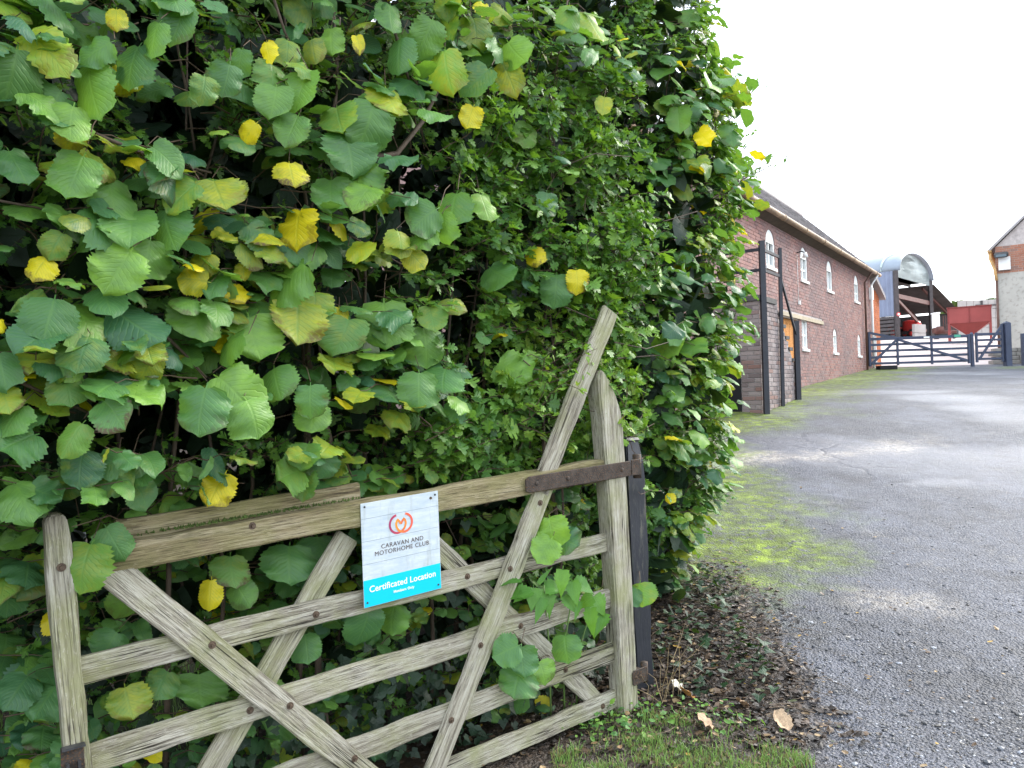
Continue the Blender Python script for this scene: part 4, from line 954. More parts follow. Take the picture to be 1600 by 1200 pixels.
HAZ_IN = [leaf_mesh(HZ, 4, .03, 3, f, d, 0, 0, i+80, stalk=0) for i, (f, d) in enumerate([(.1,.2),(.2,.35),(0,.1)])]
def haw(seed, fold, droop):
    r = random.Random(seed)
    half = [(0.03, 0), (.05, .20), (.36, .26), (.44, .40), (.20, .43), (.16, .48), (.43, .56), (.40, .72), (.18, .70), (.15, .74), (.24, .86), (.12, .93)]
    half = [(x*(1+r.uniform(-.15, .15)), y+r.uniform(-.02, .02)) for x, y in half]
    mid = [0, .2, .3, .38, .44, .48, .55, .64, .72, .76, .88, .95]
    V = [(0, m_, -droop*m_*m_) for m_ in mid] + [(0, 1.0, -droop)]; n = len(mid); UV = [(.5, m_) for m_ in mid] + [(.5, 1)]; Fc = []
    for sg in (1, -1):
        b = len(V)
        for x, y in half: V.append((sg*x, y, fold*x - droop*y*y)); UV.append((.5+sg*x, y))
        for i in range(n-1): Fc.append((i, b+i, b+i+1, i+1) if sg > 0 else (i, i+1, b+i+1, b+i))
        Fc.append((n-1, b+n-1, n) if sg > 0 else (n-1, n, b+n-1))
    return np.array(V), np.array(UV), Fc
HAW = [haw(i, f, d) for i, (f, d) in enumerate([(.2, .1), (.45, .25), (-.1, .3), (.3, -.05), (.1, .4)])]
def ivy(seed, fold):
    pts = [(.06, 0), (.30, -.10), (.40, .10), (.52, .30), (.30, .42), (.26, .62), (.10, .82)]; V = [(0, .12, 0), (0, .5, .02), (0, 1, -.1)]; UV = [(.5, .1), (.5, .5), (.5, 1)]; Fc = []
    for sg in (1, -1):
        b = len(V)
        for x, y in pts: V.append((sg*x, y, fold*x-.12*y*y)); UV.append((.5+sg*x*.9, max(0, y)))
        for i in range(len(pts)-1): Fc.append(((0 if i < 3 else 1), b+i, b+i+1) if sg > 0 else ((0 if i < 3 else 1), b+i+1, b+i))
        Fc.append((0, b+3, 1) if sg > 0 else (0, 1, b+3)); Fc.append((1, b+6, 2) if sg > 0 else (1, 2, b+6))
    return np.array(V), np.array(UV), Fc
IVY = [ivy(0, .15), ivy(1, .35)]
NET = [leaf_mesh(NTL, 14, .13, 3, f, d, 0, .01, i+90, cord=.04, stalk=.2) for i, (f, d) in enumerate([(.25,.25),(.15,.4),(.35,.1)])]
OV = [leaf_mesh(OVL, 6, 0, 3, .3, d, 0, .02, i+120, cord=0, stalk=.1) for i, d in enumerate((.1, .3))]

# ---- leaf materials: tint = (brightness, age, brown) --------------
def mat_leaf(name, obj_tint, dark, mid, pale, rough=.46, trans=.34, veins=9.0, spec=.5):
    k = NT(name)
    if obj_tint:
        oi = k.add('ObjectInfo'); src = oi.outputs['Color']
    else:
        at = k.add('Attribute', attribute_name='tint'); src = at.outputs['Color']
    sp = k.add('SeparateColor'); k.put(sp.inputs[0], src)
    uv = k.add('UVMap'); sx = k.add('SeparateXYZ'); k.put(sx.inputs[0], uv.outputs[0])
    ax = k.math('ABSOLUTE', k.math('SUBTRACT', sx.outputs[0], .5))
    q = k.math('SUBTRACT', k.math('MULTIPLY', sx.outputs[1], veins), k.math('MULTIPLY', ax, veins*.75))
    pp = k.math('ABSOLUTE', k.math('SUBTRACT', k.math('FRACT', q), .5))         # 0 on the vein
    vein = k.ramp(pp, [(0, 1), (.10, .25), (.25, 0)])
    midr = k.ramp(ax, [(0, 1), (.02, .6), (.04, 0)])
    vn = k.math('MAXIMUM', vein, midr)
    cz = k.add('CombineXYZ'); k.put(cz.inputs[0], sx.outputs[0]); k.put(cz.inputs[1], sx.outputs[1]); k.put(cz.inputs[2], k.math('MULTIPLY', sp.outputs[0], 61.0))
    n = k.noise(cz.outputs[0], 3.2, 4, .6); nf = k.noise(cz.outputs[0], 22, 4, .7)
    c = k.ramp(sp.outputs[0], [(0, dark), (.5, mid), (1, pale)])
    c = k.mix(k.math('MULTIPLY', k.ramp(n, [(.35, 0), (.65, .4)]), 1.0), c, dark)
    yel = k.ramp(k.math('ADD', sp.outputs[1], k.math('SUBTRACT', k.math('MULTIPLY', k.math('SUBTRACT', n, .5), .75), k.math('MULTIPLY', vn, .10))), [(.25, 0), (.80, 1)])
    ycol = k.mix(sp.outputs[1], (.17, .33, .018), (.84, .68, .012))
    c = k.mix(yel, c, ycol)
    edge = k.math('ADD', k.math('MULTIPLY', sx.outputs[1], .55), k.math('MULTIPLY', ax, .7))
    bw = k.math('MULTIPLY', k.ramp(k.math('ADD', edge, k.math('MULTIPLY', k.math('SUBTRACT', n, .5), 1.1)), [(.55, 0), (.72, 1)]), k.math('SUBTRACT', 1.0, k.math('MULTIPLY', vein, .7)))
    c = k.mix(k.math('MULTIPLY', bw, sp.outputs[2]), c, (.085, .04, .022))
    c = k.mix(k.math('MULTIPLY', k.ramp(nf, [(.70, 0), (.76, .7)]), .8), c, (.07, .045, .02))
    c = k.mix(k.math('MULTIPLY', vn, .16), c, pale)
    k.bump(k.math('ADD', k.math('MULTIPLY', vn, -1.0), k.math('MULTIPLY', nf, .35)), .32, .004)
    k.fin(c, rough, spec)
    tr = k.add('BsdfTranslucent'); k.put(tr.inputs[0], k.mix(.55, c, k.mix(yel, (.24, .45, .015), (.80, .64, .012))))
    ms = k.add('MixShader'); ms.inputs[0].default_value = trans
    k.put(ms.inputs[1], k.b.outputs[0]); k.put(ms.inputs[2], tr.outputs[0]); k.put(k.out.inputs[0], ms.outputs[0]); return k.m
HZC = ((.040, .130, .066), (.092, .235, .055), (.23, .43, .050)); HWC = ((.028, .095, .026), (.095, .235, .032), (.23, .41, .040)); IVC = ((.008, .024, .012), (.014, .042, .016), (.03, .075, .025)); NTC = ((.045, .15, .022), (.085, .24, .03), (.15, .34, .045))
MATS = {('haz', 1): mat_leaf('hazel_leaf', True, *HZC), ('haz', 0): mat_leaf('hazel_foliage', False, *HZC),
        ('haw', 1): mat_leaf('hawthorn_leaf', True, *HWC, rough=.45, veins=5), ('haw', 0): mat_leaf('hawthorn_foliage', False, *HWC, rough=.45, veins=5),
        ('ivy', 1): mat_leaf('ivy_leaf', True, *IVC, rough=.55, trans=.08, veins=4), ('ivy', 0): mat_leaf('ivy_and_shade_foliage', False, *IVC, rough=.55, trans=.08, veins=4),
        ('net', 1): mat_leaf('nettle_leaf', True, *NTC, rough=.5, trans=.3)}
class Leaves:
    guard = True
    def __init__(s): s.B, s.T, s.N, s.L, s.W, s.tint, s.var, s.keep = [], [], [], [], [], [], [], []
    def add(s, B, T, N, L, tint, W=1.0, var=None, keep=0):
        T = unit_(T)
        if not keep:
            e_ = B + T*L - GP0; b_ = B - GP0; u_, w_ = float(b_@GD), max(float(b_@GN), float(e_@GN))
            if -.2 < u_ < 2.5 and w_ > -.06 and min(b_[2], e_[2]) < 1.27 and s.guard: return; N = np.asarray(N, float); N = N - T*(N@T); N = unit_(N)
        s.B.append(B); s.T.append(T); s.N.append(N); s.L.append(L); s.W.append(W); s.tint.append(tint); s.var.append(random.randrange(1000) if var is None else var); s.keep.append(keep)
    def arr(s): return map(np.array, (s.B, s.T, s.N, s.L, s.W))
def merged(name, S, idx, variants, mat, parent):
    B, T, N, L, W = S.arr(); X = np.cross(T, N); VV, UU, FF, TT = [], [], [], []; base = 0
    tint = np.array(S.tint); var = np.array(S.var)
    for k_, (v, uv, fc) in enumerate(variants):
        ii = np.array([i for i in idx if var[i] % len(variants) == k_], int)
        if not len(ii): continue
        P = B[ii][:, None, :] + L[ii][:, None, None]*(v[None, :, 0:1]*W[ii][:, None, None]*X[ii][:, None, :] + v[None, :, 1:2]*T[ii][:, None, :] + v[None, :, 2:3]*N[ii][:, None, :])
        nv = len(v); VV.append(P.reshape(-1, 3)); TT.append(np.repeat(tint[ii], nv, 0))
        offs = base + np.arange(len(ii))*nv
        for f in fc: FF.append((np.array(f)[None, :] + offs[:, None], [uv[j] for j in f]))
        base += len(ii)*nv
    V = np.concatenate(VV); T4 = np.c_[np.concatenate(TT), np.ones(len(V))].astype(np.float32)
    loops, starts, tot, uvs = [], [], [], []; pos = 0
    for f, u in FF:
        n, m = f.shape; loops.append(f.ravel()); starts.append(pos+np.arange(n)*m); tot.append(np.full(n, m)); uvs.append(np.tile(np.array(u), (n, 1))); pos += n*m
    me = bpy.data.meshes.new(name); me.vertices.add(len(V)); me.vertices.foreach_set('co', V.ravel().astype(np.float32))
    lo = np.concatenate(loops); me.loops.add(len(lo)); me.loops.foreach_set('vertex_index', lo.astype(np.int32))
    stt = np.concatenate(starts); me.polygons.add(len(stt)); me.polygons.foreach_set('loop_start', stt.astype(np.int32)); me.polygons.foreach_set('loop_total', np.concatenate(tot).astype(np.int32))
    me.polygons.foreach_set('use_smooth', np.ones(len(stt), bool))
    uvl = me.uv_layers.new(name='UVMap'); uvl.data.foreach_set('uv', np.concatenate(uvs).astype(np.float32).ravel())
    at = me.attributes.new('tint', 'FLOAT_COLOR', 'POINT'); at.data.foreach_set('color', T4.ravel()); me.update(); me.validate()
    return tag(link(name, me, parent, mat), kind='stuff')
HI_MESH = {}
def singles(S, idx, variants, key, mat, parent, name='leaf'):
    if key not in HI_MESH:
        HI_MESH[key] = []
        for v, uv, fc in variants:
            me = bpy.data.meshes.new(name); me.from_pydata(v.tolist(), [], fc); ul = me.uv_layers.new(name='UVMap')
            for li, l in enumerate(me.loops): ul.data[li].uv = uv[l.vertex_index]
            for p in me.polygons: p.use_smooth = True
            me.materials.append(mat); HI_MESH[key].append(me)
    ms = HI_MESH[key]
    for i in idx:
        o = bpy.data.objects.new(name, ms[S.var[i] % len(ms)]); COL.objects.link(o); o.parent = parent
        T, N, L, W, B = S.T[i], S.N[i], S.L[i], S.W[i], S.B[i]; X = np.cross(T, N)
        o.matrix_local = parent.matrix_basis.inverted() @ Matrix(((X[0]*L*W, T[0]*L, N[0]*L, B[0]), (X[1]*L*W, T[1]*L, N[1]*L, B[1]), (X[2]*L*W, T[2]*L, N[2]*L, B[2]), (0, 0, 0, 1)))
        o.color = (*S.tint[i], 1)
        if S.tint[i][1] > .7: o['label'] = 'yellow autumn leaf'
        elif S.tint[i][2] > .6: o['label'] = 'leaf with a browned edge'
def tint(age=None, b=None, brown=None):
    if age is None:
        q = random.random(); age = random.uniform(0, .16) if q < .78 else random.uniform(.22, .55) if q < .95 else random.uniform(.65, 1)
    if b is None: b = min(1, max(0, random.gauss(.5, .26)))
    if brown is None: brown = random.uniform(.3, 1) if (random.random() < .10 + .5*(age > .4)) else 0.0
    return (b, age, brown)

HOLLOWS = [(265,105,55),(310,170,45),(420,35,50),(690,235,60),(785,110,60),(640,300,50),(420,365,35),(545,420,40),(720,470,45),(500,560,30),(700,160,45),(250,650,25),(900,180,25),(760,420,40),(240,180,35)]
def hollow(P):
    x, y, _ = proj(P); x = x[0]; y = y[0]
    return any((x-a)**2+(y-b)**2 < r*r for a, b, r in HOLLOWS)
def in_haw_zone(P):
    x, y, d = proj(P); x, y = x[0], y[0]
    e = 30*vnoise(P[0], P[2], 3, 2)
    return x > 665+e and 120+e < y < 735 and x < 1105+e

HB, HC, HT, IV = Leaves(), Leaves(), Leaves(), Leaves()    # hazel at the gate, hazel by the drive, hawthorn, ivy
HBI, HTI = Leaves(), Leaves()                                # inner shade leaves
twA, twB, twH = bmesh.new(), bmesh.new(), bmesh.new()
def twig(bm, pts, r0, r1, n=4):
    tube_into(bm, pts, [r0+(r1-r0)*i/(len(pts)-1) for i in range(len(pts))], n, False)
# ---- the single leaves that show largest, where they hang in the hedge
HERO = [(137,135,95,95,.0),(72,78,85,45,.5),(22,110,80,100,.05),(205,105,75,110,0),(240,60,60,110,0),(282,42,65,100,0),(182,32,40,90,.85),(150,85,60,140,0),(85,160,55,120,0),(110,195,60,100,.1),(112,212,45,95,.85),(120,275,80,110,0),(25,255,65,60,0),(265,240,60,20,0),(262,268,60,30,0),(175,310,80,80,.1),(285,312,65,130,.35),(342,305,75,70,.92),(372,300,35,90,.5),(352,360,45,0,.78),(258,355,75,90,.05),(318,415,50,120,.9),(382,425,32,90,.85),(300,440,50,180,.8),(60,420,48,130,.92),(85,380,45,130,.4),(230,405,65,100,.1),(185,425,80,120,0),(455,270,48,80,.95),(462,350,65,110,.95),(515,305,70,95,.05),(565,290,75,80,.05),(550,240,70,70,.1),(580,190,75,95,.05),(530,190,60,80,.35),(455,200,60,120,0),(470,140,65,110,0),(432,155,55,90,0),(428,117,50,80,.3),(375,98,45,100,0),(355,125,55,100,0),(320,135,45,90,.35),(388,205,40,135,.8),(420,85,45,80,.8),(450,80,45,90,.4),(518,67,45,90,.05),(490,80,40,80,.5),(562,65,35,60,.75),(462,377,55,30,.05),(515,383,50,10,.1),(565,388,45,10,.55),(440,435,85,150,0),(408,370,55,40,.3),
 (665,60,65,110,0),(622,85,60,100,0),(610,25,50,90,0),(700,5,55,100,.4),(700,38,45,100,.3),(748,45,55,60,.45),(755,75,55,70,0),(805,85,55,60,0),(695,105,65,90,.4),(745,130,60,130,.2),(795,115,55,60,.5),(890,34,50,90,.05),(928,40,55,60,.45),(787,28,40,90,.5),(733,185,45,110,.9),(825,210,40,90,.3),(610,155,60,70,.88),(990,105,40,20,0),(942,165,35,100,.85),(1060,185,50,90,0),(1075,180,40,10,.15),(1100,220,40,60,.72),(1140,215,40,90,.2),(705,325,55,110,.1),(760,320,50,60,.3),(660,345,60,140,0),(690,352,45,100,0),(630,375,50,60,.85),(650,400,45,30,.9),(655,368,50,150,0),(835,400,36,90,.9),(855,320,40,90,.05),(780,430,50,40,0),(903,437,42,80,.82),(870,450,50,90,0),
 (80,497,70,100,0),(140,490,80,20,0),(215,505,90,30,.1),(308,500,70,90,0),(463,508,75,95,.55),(495,475,50,80,.45),(530,498,42,90,.85),(600,505,75,90,0),(540,525,60,100,0),(395,530,75,80,0),(352,535,60,160,0),(130,550,60,110,.3),(95,575,55,150,.25),(108,605,50,70,.3),(233,555,40,80,.5),(232,572,40,110,.5),(10,625,45,60,.5),(180,645,55,45,0),(315,645,80,100,0),(372,615,85,40,0),(400,650,60,60,0),(432,598,55,80,0),(485,625,50,90,.15),(490,650,50,90,.1),(118,690,60,110,.3),(25,690,60,160,.2),(125,735,60,100,.25),(175,735,50,110,.2),(222,733,45,60,.25),(225,770,40,40,.3),(475,712,44,110,.25),(478,760,52,95,.3),(507,725,34,90,.25),(450,742,42,160,.3),(337,765,65,120,.8),(92,836,66,138,.15),(130,885,72,110,.2),(178,845,55,60,.15),(55,790,50,110,.15),(20,660,60,120,.2),
 (668,542,62,80,0),(803,577,62,20,0),(675,500,45,80,.35),(708,480,35,80,.5),(655,610,60,90,0),(690,595,50,110,0),(712,640,42,140,0),(645,630,35,60,.8),(1040,540,42,60,.3),(1080,545,35,100,.1),(1053,615,34,90,.15),(1047,778,19,100,.88),
 (330,930,52,90,.95),(360,895,52,90,.2),(450,880,60,95,0),(380,930,45,60,.1),(500,860,45,80,0),(310,1080,55,90,0),(200,1100,52,80,.5),(250,1070,45,120,.2),(575,975,48,90,0),(613,970,48,100,.05),(60,1070,60,110,.1),(62,1105,45,130,.1),(200,940,48,110,.2),(170,1010,45,120,.1),(420,1090,50,90,0),(480,1010,45,80,0),
 (862,830,46,80,0),(850,862,46,120,0),(885,845,42,30,0),(815,1035,48,90,0),(806,1068,46,110,0),(790,1020,46,150,0),(850,1047,32,60,.15),(883,1012,40,90,0),(1000,928,36,90,.3),(985,930,30,130,.25)]
FRONT = {(862,830),(850,862),(885,845),(815,1035),(806,1068),(790,1020),(850,1047),(883,1012),(85,832),(130,885),(178,845)}
shoot_ends = []
for (px, py, s, ang, age) in HERO:
    if age > .7: age = random.uniform(.52, .97); s *= .9
    C_, t_ = surf(px, py, .03+random.uniform(0, .07))
    if (px, py) in FRONT or (py > 800 and px > 960):       # pokes through the gate
        d_ = ray(px, py); tt = ((GP0 + GN*.075 - CAM)@GN)/(d_@GN)
        if px < 960: C_, t_ = CAM + d_*tt, tt
        else: tt = 3.72; C_, t_ = CAM + d_*tt, tt
    a = math.radians(ang); vd = unit_(ray(px, py))
    T = CR*math.cos(a) - CU*math.sin(a) - vd*random.uniform(.0, .9)
    N = -vd + np.array([0, 0, .5]) + CR*random.uniform(-.75, .75) + CU*random.uniform(-.15, .5)
    L = s*t_/F*.96; T = unit_(T)
    br = random.uniform(.4, 1) if age > .45 and random.random() < .6 else (.9 if (px, py) in {(360, 895), (462, 350), (180, 645)} else random.choice([0, 0, 0, .4]))
    tgt = HC if px > 985 else HB
    tgt.add(C_ - T*L*.5, T, N, L, (min(1, max(0, random.gauss(.58, .25))), age if age > .2 else age + abs(random.gauss(0, .10)), br), .5 if (px, py) == (92, 836) else random.uniform(.8, 1.1) if age > .7 else random.uniform(.92, 1.12), keep=1)
    base = C_ - T*L*.66; back = base + vd*random.uniform(.12, .25) + np.array([0, 0, random.uniform(-.02, .12)]) + CR*random.uniform(-.1, .1)
    twig(twB if px > 985 else twA, [base, (base+back)/2+np.array([0, 0, .02]), back], .0013, .0024)

def hazel_shoot(S, bm, P, n, lmean, cnt, depth=0.0):
    side = unit_(np.cross(n, [0, 0, 1])); a = random.uniform(-1.3, 1.3)
    dr = unit_(n*random.uniform(.35, .8) + side*math.sin(a) + np.array([0, 0, 1])*(math.cos(a)*.55-.25))
    Ls = random.uniform(.28, .5); st = P - dr*Ls*.75 - n*depth
    pts = []
    for i in range(7):
        q = i/6; pts.append(st + dr*Ls*q + np.array([0, 0, -.10])*q*q*Ls*2 + rng.normal(0, .006, 3))
    twig(bm, pts, .0032, .0012)
    age0 = None if random.random() < .62 else random.uniform(.08, .5)
    sg = random.choice((-1, 1)); up = np.array([0, 0, 1.0])
    for j in range(cnt):
        q = .28 + .72*(j+.5)/cnt; i = min(5, int(q*6)); f = q*6-i; B = pts[i]*(1-f)+pts[i+1]*f; sg = -sg
        s2 = unit_(np.cross(dr, up))
        T = dr*.45 + s2*sg*random.uniform(.5, .95) + n*.35 - up*random.uniform(.25, .75)
        if j == cnt-1: T = dr + n*.2 - up*.5
        N = n*random.uniform(.45, .9) + up*random.uniform(.4, .8) + rng.normal(0, .25, 3)
        L = max(.035, random.gauss(lmean, lmean*.22)); T = unit_(T)
        S.add(B + T*L*.15, T, N, L, tint(None if age0 is None or random.random() < .3 else age0), random.uniform(.92, 1.1))
def haw_spray(S, bm, P, n, size, cnt, depth=0.0, lime=0):
    up = np.array([0, 0, 1.0]); side = unit_(np.cross(n, up)); a = random.uniform(-2.6, 2.6)
    dr = unit_(n*random.uniform(.3, .9) + side*math.sin(a) + up*(math.cos(a)*.7))
    Ls = random.uniform(.16, .38); st = P - dr*Ls*.7 - n*depth; age0 = random.choice((.0, .0, .05, .2)); b0 = random.uniform(.25, .75)
    if lime or (P[2] < 1.95 and P[2] > 1.2 and uwz(P)[0] > 1.7 and random.random() < .5): age0, b0 = random.uniform(.12, .32), random.uniform(.7, 1)
    pts = [st + dr*Ls*i/5 + rng.normal(0, .008, 3) for i in range(6)]; twig(bm, pts, .0028, .0011)
    for j in range(cnt):
        q = .15+.85*(j+.5)/cnt; i = min(4, int(q*5)); f = q*5-i; B0 = pts[i]*(1-f)+pts[i+1]*f
        for m in range(random.choice((3, 4, 5, 5))):
            T = unit_(rng.normal(0, .8, 3) + n*.5 + dr*.35 - up*.12); L = random.uniform(.6, 1.3)*size
            N = n*.55 + up*.65 + rng.normal(0, .4, 3)
            S.add(B0 + T*.012, T, N, L, tint(min(1, max(0, random.gauss(age0, .06))), min(1, max(0, random.gauss(b0, .2))), 0 if random.random() < .95 else .8), random.uniform(.9, 1.15))
def slab_pt(u, z, off=0.0):
    return W3(u, w_front(u, z)+off, z)
NS = unit_(GN*.92 + np.array([0, 0, .25]))
cell = 0
while cell < 2100:
    u = random.uniform(-1.5, 2.75); z = random.uniform(.05, 3.5) if random.random() < .9 else random.uniform(.0, 1.1)
    P = slab_pt(u, z, random.uniform(-.12, .02)); cell += 1
    if vnoise(u, z, 2.8, 17) < -.13 and random.random() < .85: continue       # gaps between the sprays
    lowg = z < 1.15
    if in_haw_zone(P):
        if hollow(P) and random.random() < .75: continue
        haw_spray(HT, twH, P, NS, .052, 5)
        if random.random() < .3: haw_spray(HT, twH, P-GN*.08+rng.normal(0, .06, 3), NS, .052, 4)
        if random.random() < .07: hazel_shoot(HB, twA, P, NS, .07, 4)
    else:
        if hollow(P): continue
        if lowg and u > .1:
            if random.random() < .42: hazel_shoot(HB, twA, P-GN*random.uniform(.02, .25), NS, .068, 5, .05)
        else:
            lm = .088 if u < 1.6 else .074
            if random.random() < .56: hazel_shoot(HB, twA, P, NS, lm, random.choice((4, 5, 6)))
            elif random.random() < .55: haw_spray(HT, twH, P-GN*.12, NS, .036, 5)
# the mid layer: hawthorn woven through the hazel, set back
for i in range(1100):
    u = random.uniform(-2.0, 2.8); z = random.uniform(.05, 3.4); P = slab_pt(u, z, -random.uniform(.18, .42))
    if (hollow(P) or vnoise(u, z, 2.8, 17) < -.2) and random.random() < .7: continue
    haw_spray(HT, twH, P, NS, .042, 4)
# column beside the drive
for i in range(1250):
    z = random.uniform(.05, 4.3) if random.random() < .85 else random.uniform(0, .9); ph = random.uniform(-2.6, 1.5); r = rcol(z)*(1+.13*vnoise(ph, z, 1.9, 3))
    n = np.array([math.sin(ph+.5), -math.cos(ph+.5), 0.0]); P = np.array([CC[0], CC[1], z]) + n*r; n = unit_(n+np.array([0, 0, .25]))
    if z > H(P[1])+.05:
        x = proj(P)[0][0]
        if x > 1030 or in_haw_zone(P) is False:
            if random.random() < .62: hazel_shoot(HC, twB, P-n*random.uniform(-.03, .14), n, .092, random.choice((4, 5, 6)))
            if random.random() < .55: haw_spray(HT, twH, P-n*.08, n, .044, 4)
        else:
            haw_spray(HT, twH, P-n*.06, n, .048, 5)
            if random.random() < .4: haw_spray(HT, twH, P-n*.2, n, .038, 5)
# filling between gate head and the drive, behind the hinge post
for i in range(190):
    u = random.uniform(2.3, 3.3); z = random.uniform(.25, 2.3); P = W3(u, -.35-random.uniform(0, .5)-(u-2.3)*.2, z); haw_spray(HT, twH, P, NS, .036, 5)
# sprigs of hawthorn over the top of the gate
for px, py in ((860,560),(880,590),(850,610),(900,560),(830,640),(870,690),(840,600),(905,540),(930,640),(955,590),(975,640),(990,680),(760,690),(700,680),(720,660),(880,700),(940,560),(1000,650),(1010,600),(690,840),(720,820),(990,720)):
    P, t_ = surf(px, py, .12)
    if py < 735: haw_spray(HT, twH, P, NS, .036, 3)
for px, py in ((858,560),(880,585),(900,560),(908,540),(890,604),(868,612),(915,575),(845,640),(985,690),(998,730),(978,655),(1008,770)):
    d_ = ray(px, py); P = CAM + d_*(((GP0 + GN*.05 - CAM)@GN)/(d_@GN)); haw_spray(HT, twH, P, NS, .034, 2, lime=1)
# inner shade: big dim leaves well inside both masses, and leaves on the far side
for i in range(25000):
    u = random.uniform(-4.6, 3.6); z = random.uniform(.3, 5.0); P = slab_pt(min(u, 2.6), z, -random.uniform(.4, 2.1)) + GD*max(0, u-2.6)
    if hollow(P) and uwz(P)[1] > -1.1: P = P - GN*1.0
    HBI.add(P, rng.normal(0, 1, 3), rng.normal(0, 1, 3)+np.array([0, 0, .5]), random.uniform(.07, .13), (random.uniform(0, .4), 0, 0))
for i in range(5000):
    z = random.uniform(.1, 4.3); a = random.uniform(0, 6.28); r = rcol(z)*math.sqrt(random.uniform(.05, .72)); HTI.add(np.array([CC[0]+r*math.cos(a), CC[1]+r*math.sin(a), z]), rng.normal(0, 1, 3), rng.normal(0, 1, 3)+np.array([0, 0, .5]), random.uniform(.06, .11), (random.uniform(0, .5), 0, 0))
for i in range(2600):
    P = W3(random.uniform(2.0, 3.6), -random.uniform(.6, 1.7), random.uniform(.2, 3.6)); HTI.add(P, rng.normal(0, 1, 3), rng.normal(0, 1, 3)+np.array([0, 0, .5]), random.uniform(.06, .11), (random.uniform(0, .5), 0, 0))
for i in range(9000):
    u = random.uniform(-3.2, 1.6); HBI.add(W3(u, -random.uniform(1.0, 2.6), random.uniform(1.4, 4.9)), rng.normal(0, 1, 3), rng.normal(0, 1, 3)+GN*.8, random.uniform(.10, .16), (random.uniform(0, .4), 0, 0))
# ivy low under the gate and along the foot of the hedge
for i in range(900):
    u = random.uniform(.15, 2.7); z = abs(random.gauss(0, .26)); P = W3(u, -.16-random.uniform(0, .4)-.1*z, z+.02)
    IV.add(P, rng.normal(0, .7, 3)+np.array([0, 0, -.4])+GN*.3, NS+rng.normal(0, .35, 3)+np.array([0, 0, .3]), random.uniform(.035, .065), (random.uniform(0, .7), 0, 0))
for i in range(420):
    y = random.uniform(3.75, 6.4); x = hedge_edge(y) - .18 - abs(random.gauss(0, .42)); P = np.array([x, y, road_z(x, y)+random.uniform(.01, .14)])
    if x < .42: continue
    IV.add(P, rng.normal(0, .8, 3)*np.array([1, 1, .3]), np.array([0, 0, 1])+rng.normal(0, .4, 3), random.uniform(.03, .06), (random.uniform(.2, 1), random.choice((0, 0, 0, .2)), 0))

# ---- which leaves can be told apart: a small depth picture of leaf discs
sets = [('haz', HB, HAZ_HI, HAZ_LO), ('haz', HC, HAZ_HI, HAZ_LO), ('haw', HT, HAW, HAW), ('ivy', IV, IVY, IVY)]
RW, RH = 400, 300; filled = np.zeros((RH, RW), bool); allc, alls = [], []
for si, (kd, S, hi, lo) in enumerate(sets):
    B, T, N, L, W = S.arr(); Cn = B + T*L[:, None]*.5; x, y, d = proj(Cn); fc = np.abs(np.einsum('ij,ij->i', N, Cn-CAM))/d
    for i in range(len(L)):
        if d[i] > .3: alls.append((d[i], si, i, x[i]/4, y[i]/4, .42*L[i]*F/d[i]/4*max(.35, fc[i])**.5))
alls.sort(); seen = {}
for d, si, i, x, y, r in alls:
    x0, x1, y0, y1 = int(max(0, x-r)), int(min(RW, x+r+1)), int(max(0, y-r)), int(min(RH, y+r+1))
    if x1 <= x0 or y1 <= y0: continue
    sub = filled[y0:y1, x0:x1]; seen[(si, i)] = int((~sub).sum()); sub[:] = True
HZL = ['large-leaved hazel bush, part green part yellow, behind and over the wooden gate', 'hazel bush crowding the edge of the drive beyond the black post']
hazA = empty('hazel_bush', W3(1.0, -.6, 0), HZL[0], 'bush'); hazB = empty('hazel_bush', (CC[0], CC[1], H(CC[1])), HZL[1], 'bush')
hawt = empty('hawthorn_bush', W3(2.1, -.7, 0), 'small-leaved hawthorn woven through the hedge above the hinge post', 'bush')
ivyo = empty('ivy_plant', W3(1.4, -.3, 0), 'dark green ivy creeping along the ground under the gate and hedge', 'ivy')
for si, ((kd, S, hi, lo), par) in enumerate(zip(sets, (hazA, hazB, hawt, ivyo))):
    n = len(S.L); sc_v = sorted(range(n), key=lambda i: -(seen.get((si, i), 0) + 10000*S.keep[i])); top_ = [i for i in sc_v[:298] if seen.get((si, i), 0) > 0 or S.keep[i]]; ts = set(top_)
    singles(S, top_, hi, kd, MATS[(kd, 1)], par); merged('foliage', S, [i for i in range(n) if i not in ts], lo, MATS[(kd, 0)], par)
merged('inner_foliage', HBI, range(len(HBI.L)), HAZ_IN, MATS[('ivy', 0)], hazA); merged('inner_foliage', HTI, range(len(HTI.L)), HAZ_IN, MATS[('ivy', 0)], hazB)  # inner leaves take the dark ivy colour, which also deepens the hedge's shade
BARK = mat_plain('hazel_bark', (.085, .06, .042), .75, .35, 14, bump=.4); TWIGM = mat_plain('twig_bark', (.10, .065, .042), .7, .3, 30, bump=0)
for bm, par in ((twA, hazA), (twB, hazB), (twH, hawt)):
    o = tag(bm_obj('twigs', bm, TWIGM, None, True), kind='stuff'); o.parent = par; o.matrix_parent_inverse = par.matrix_basis.inverted()
for par in (hazA, hazB, hawt, ivyo):
    for ch in par.children:
        if ch.name.split('.')[0] in ('foliage', 'inner_foliage'): ch.matrix_parent_inverse = par.matrix_basis.inverted()
def stem(par, pts, r0, r1, n=7):
    bm = bmesh.new(); tube_into(bm, pts, [r0+(r1-r0)*i/(len(pts)-1) for i in range(len(pts))], n)
    o = bm_obj('stem', bm, BARK, None, True); o.parent = par; o.matrix_parent_inverse = par.matrix_basis.inverted()
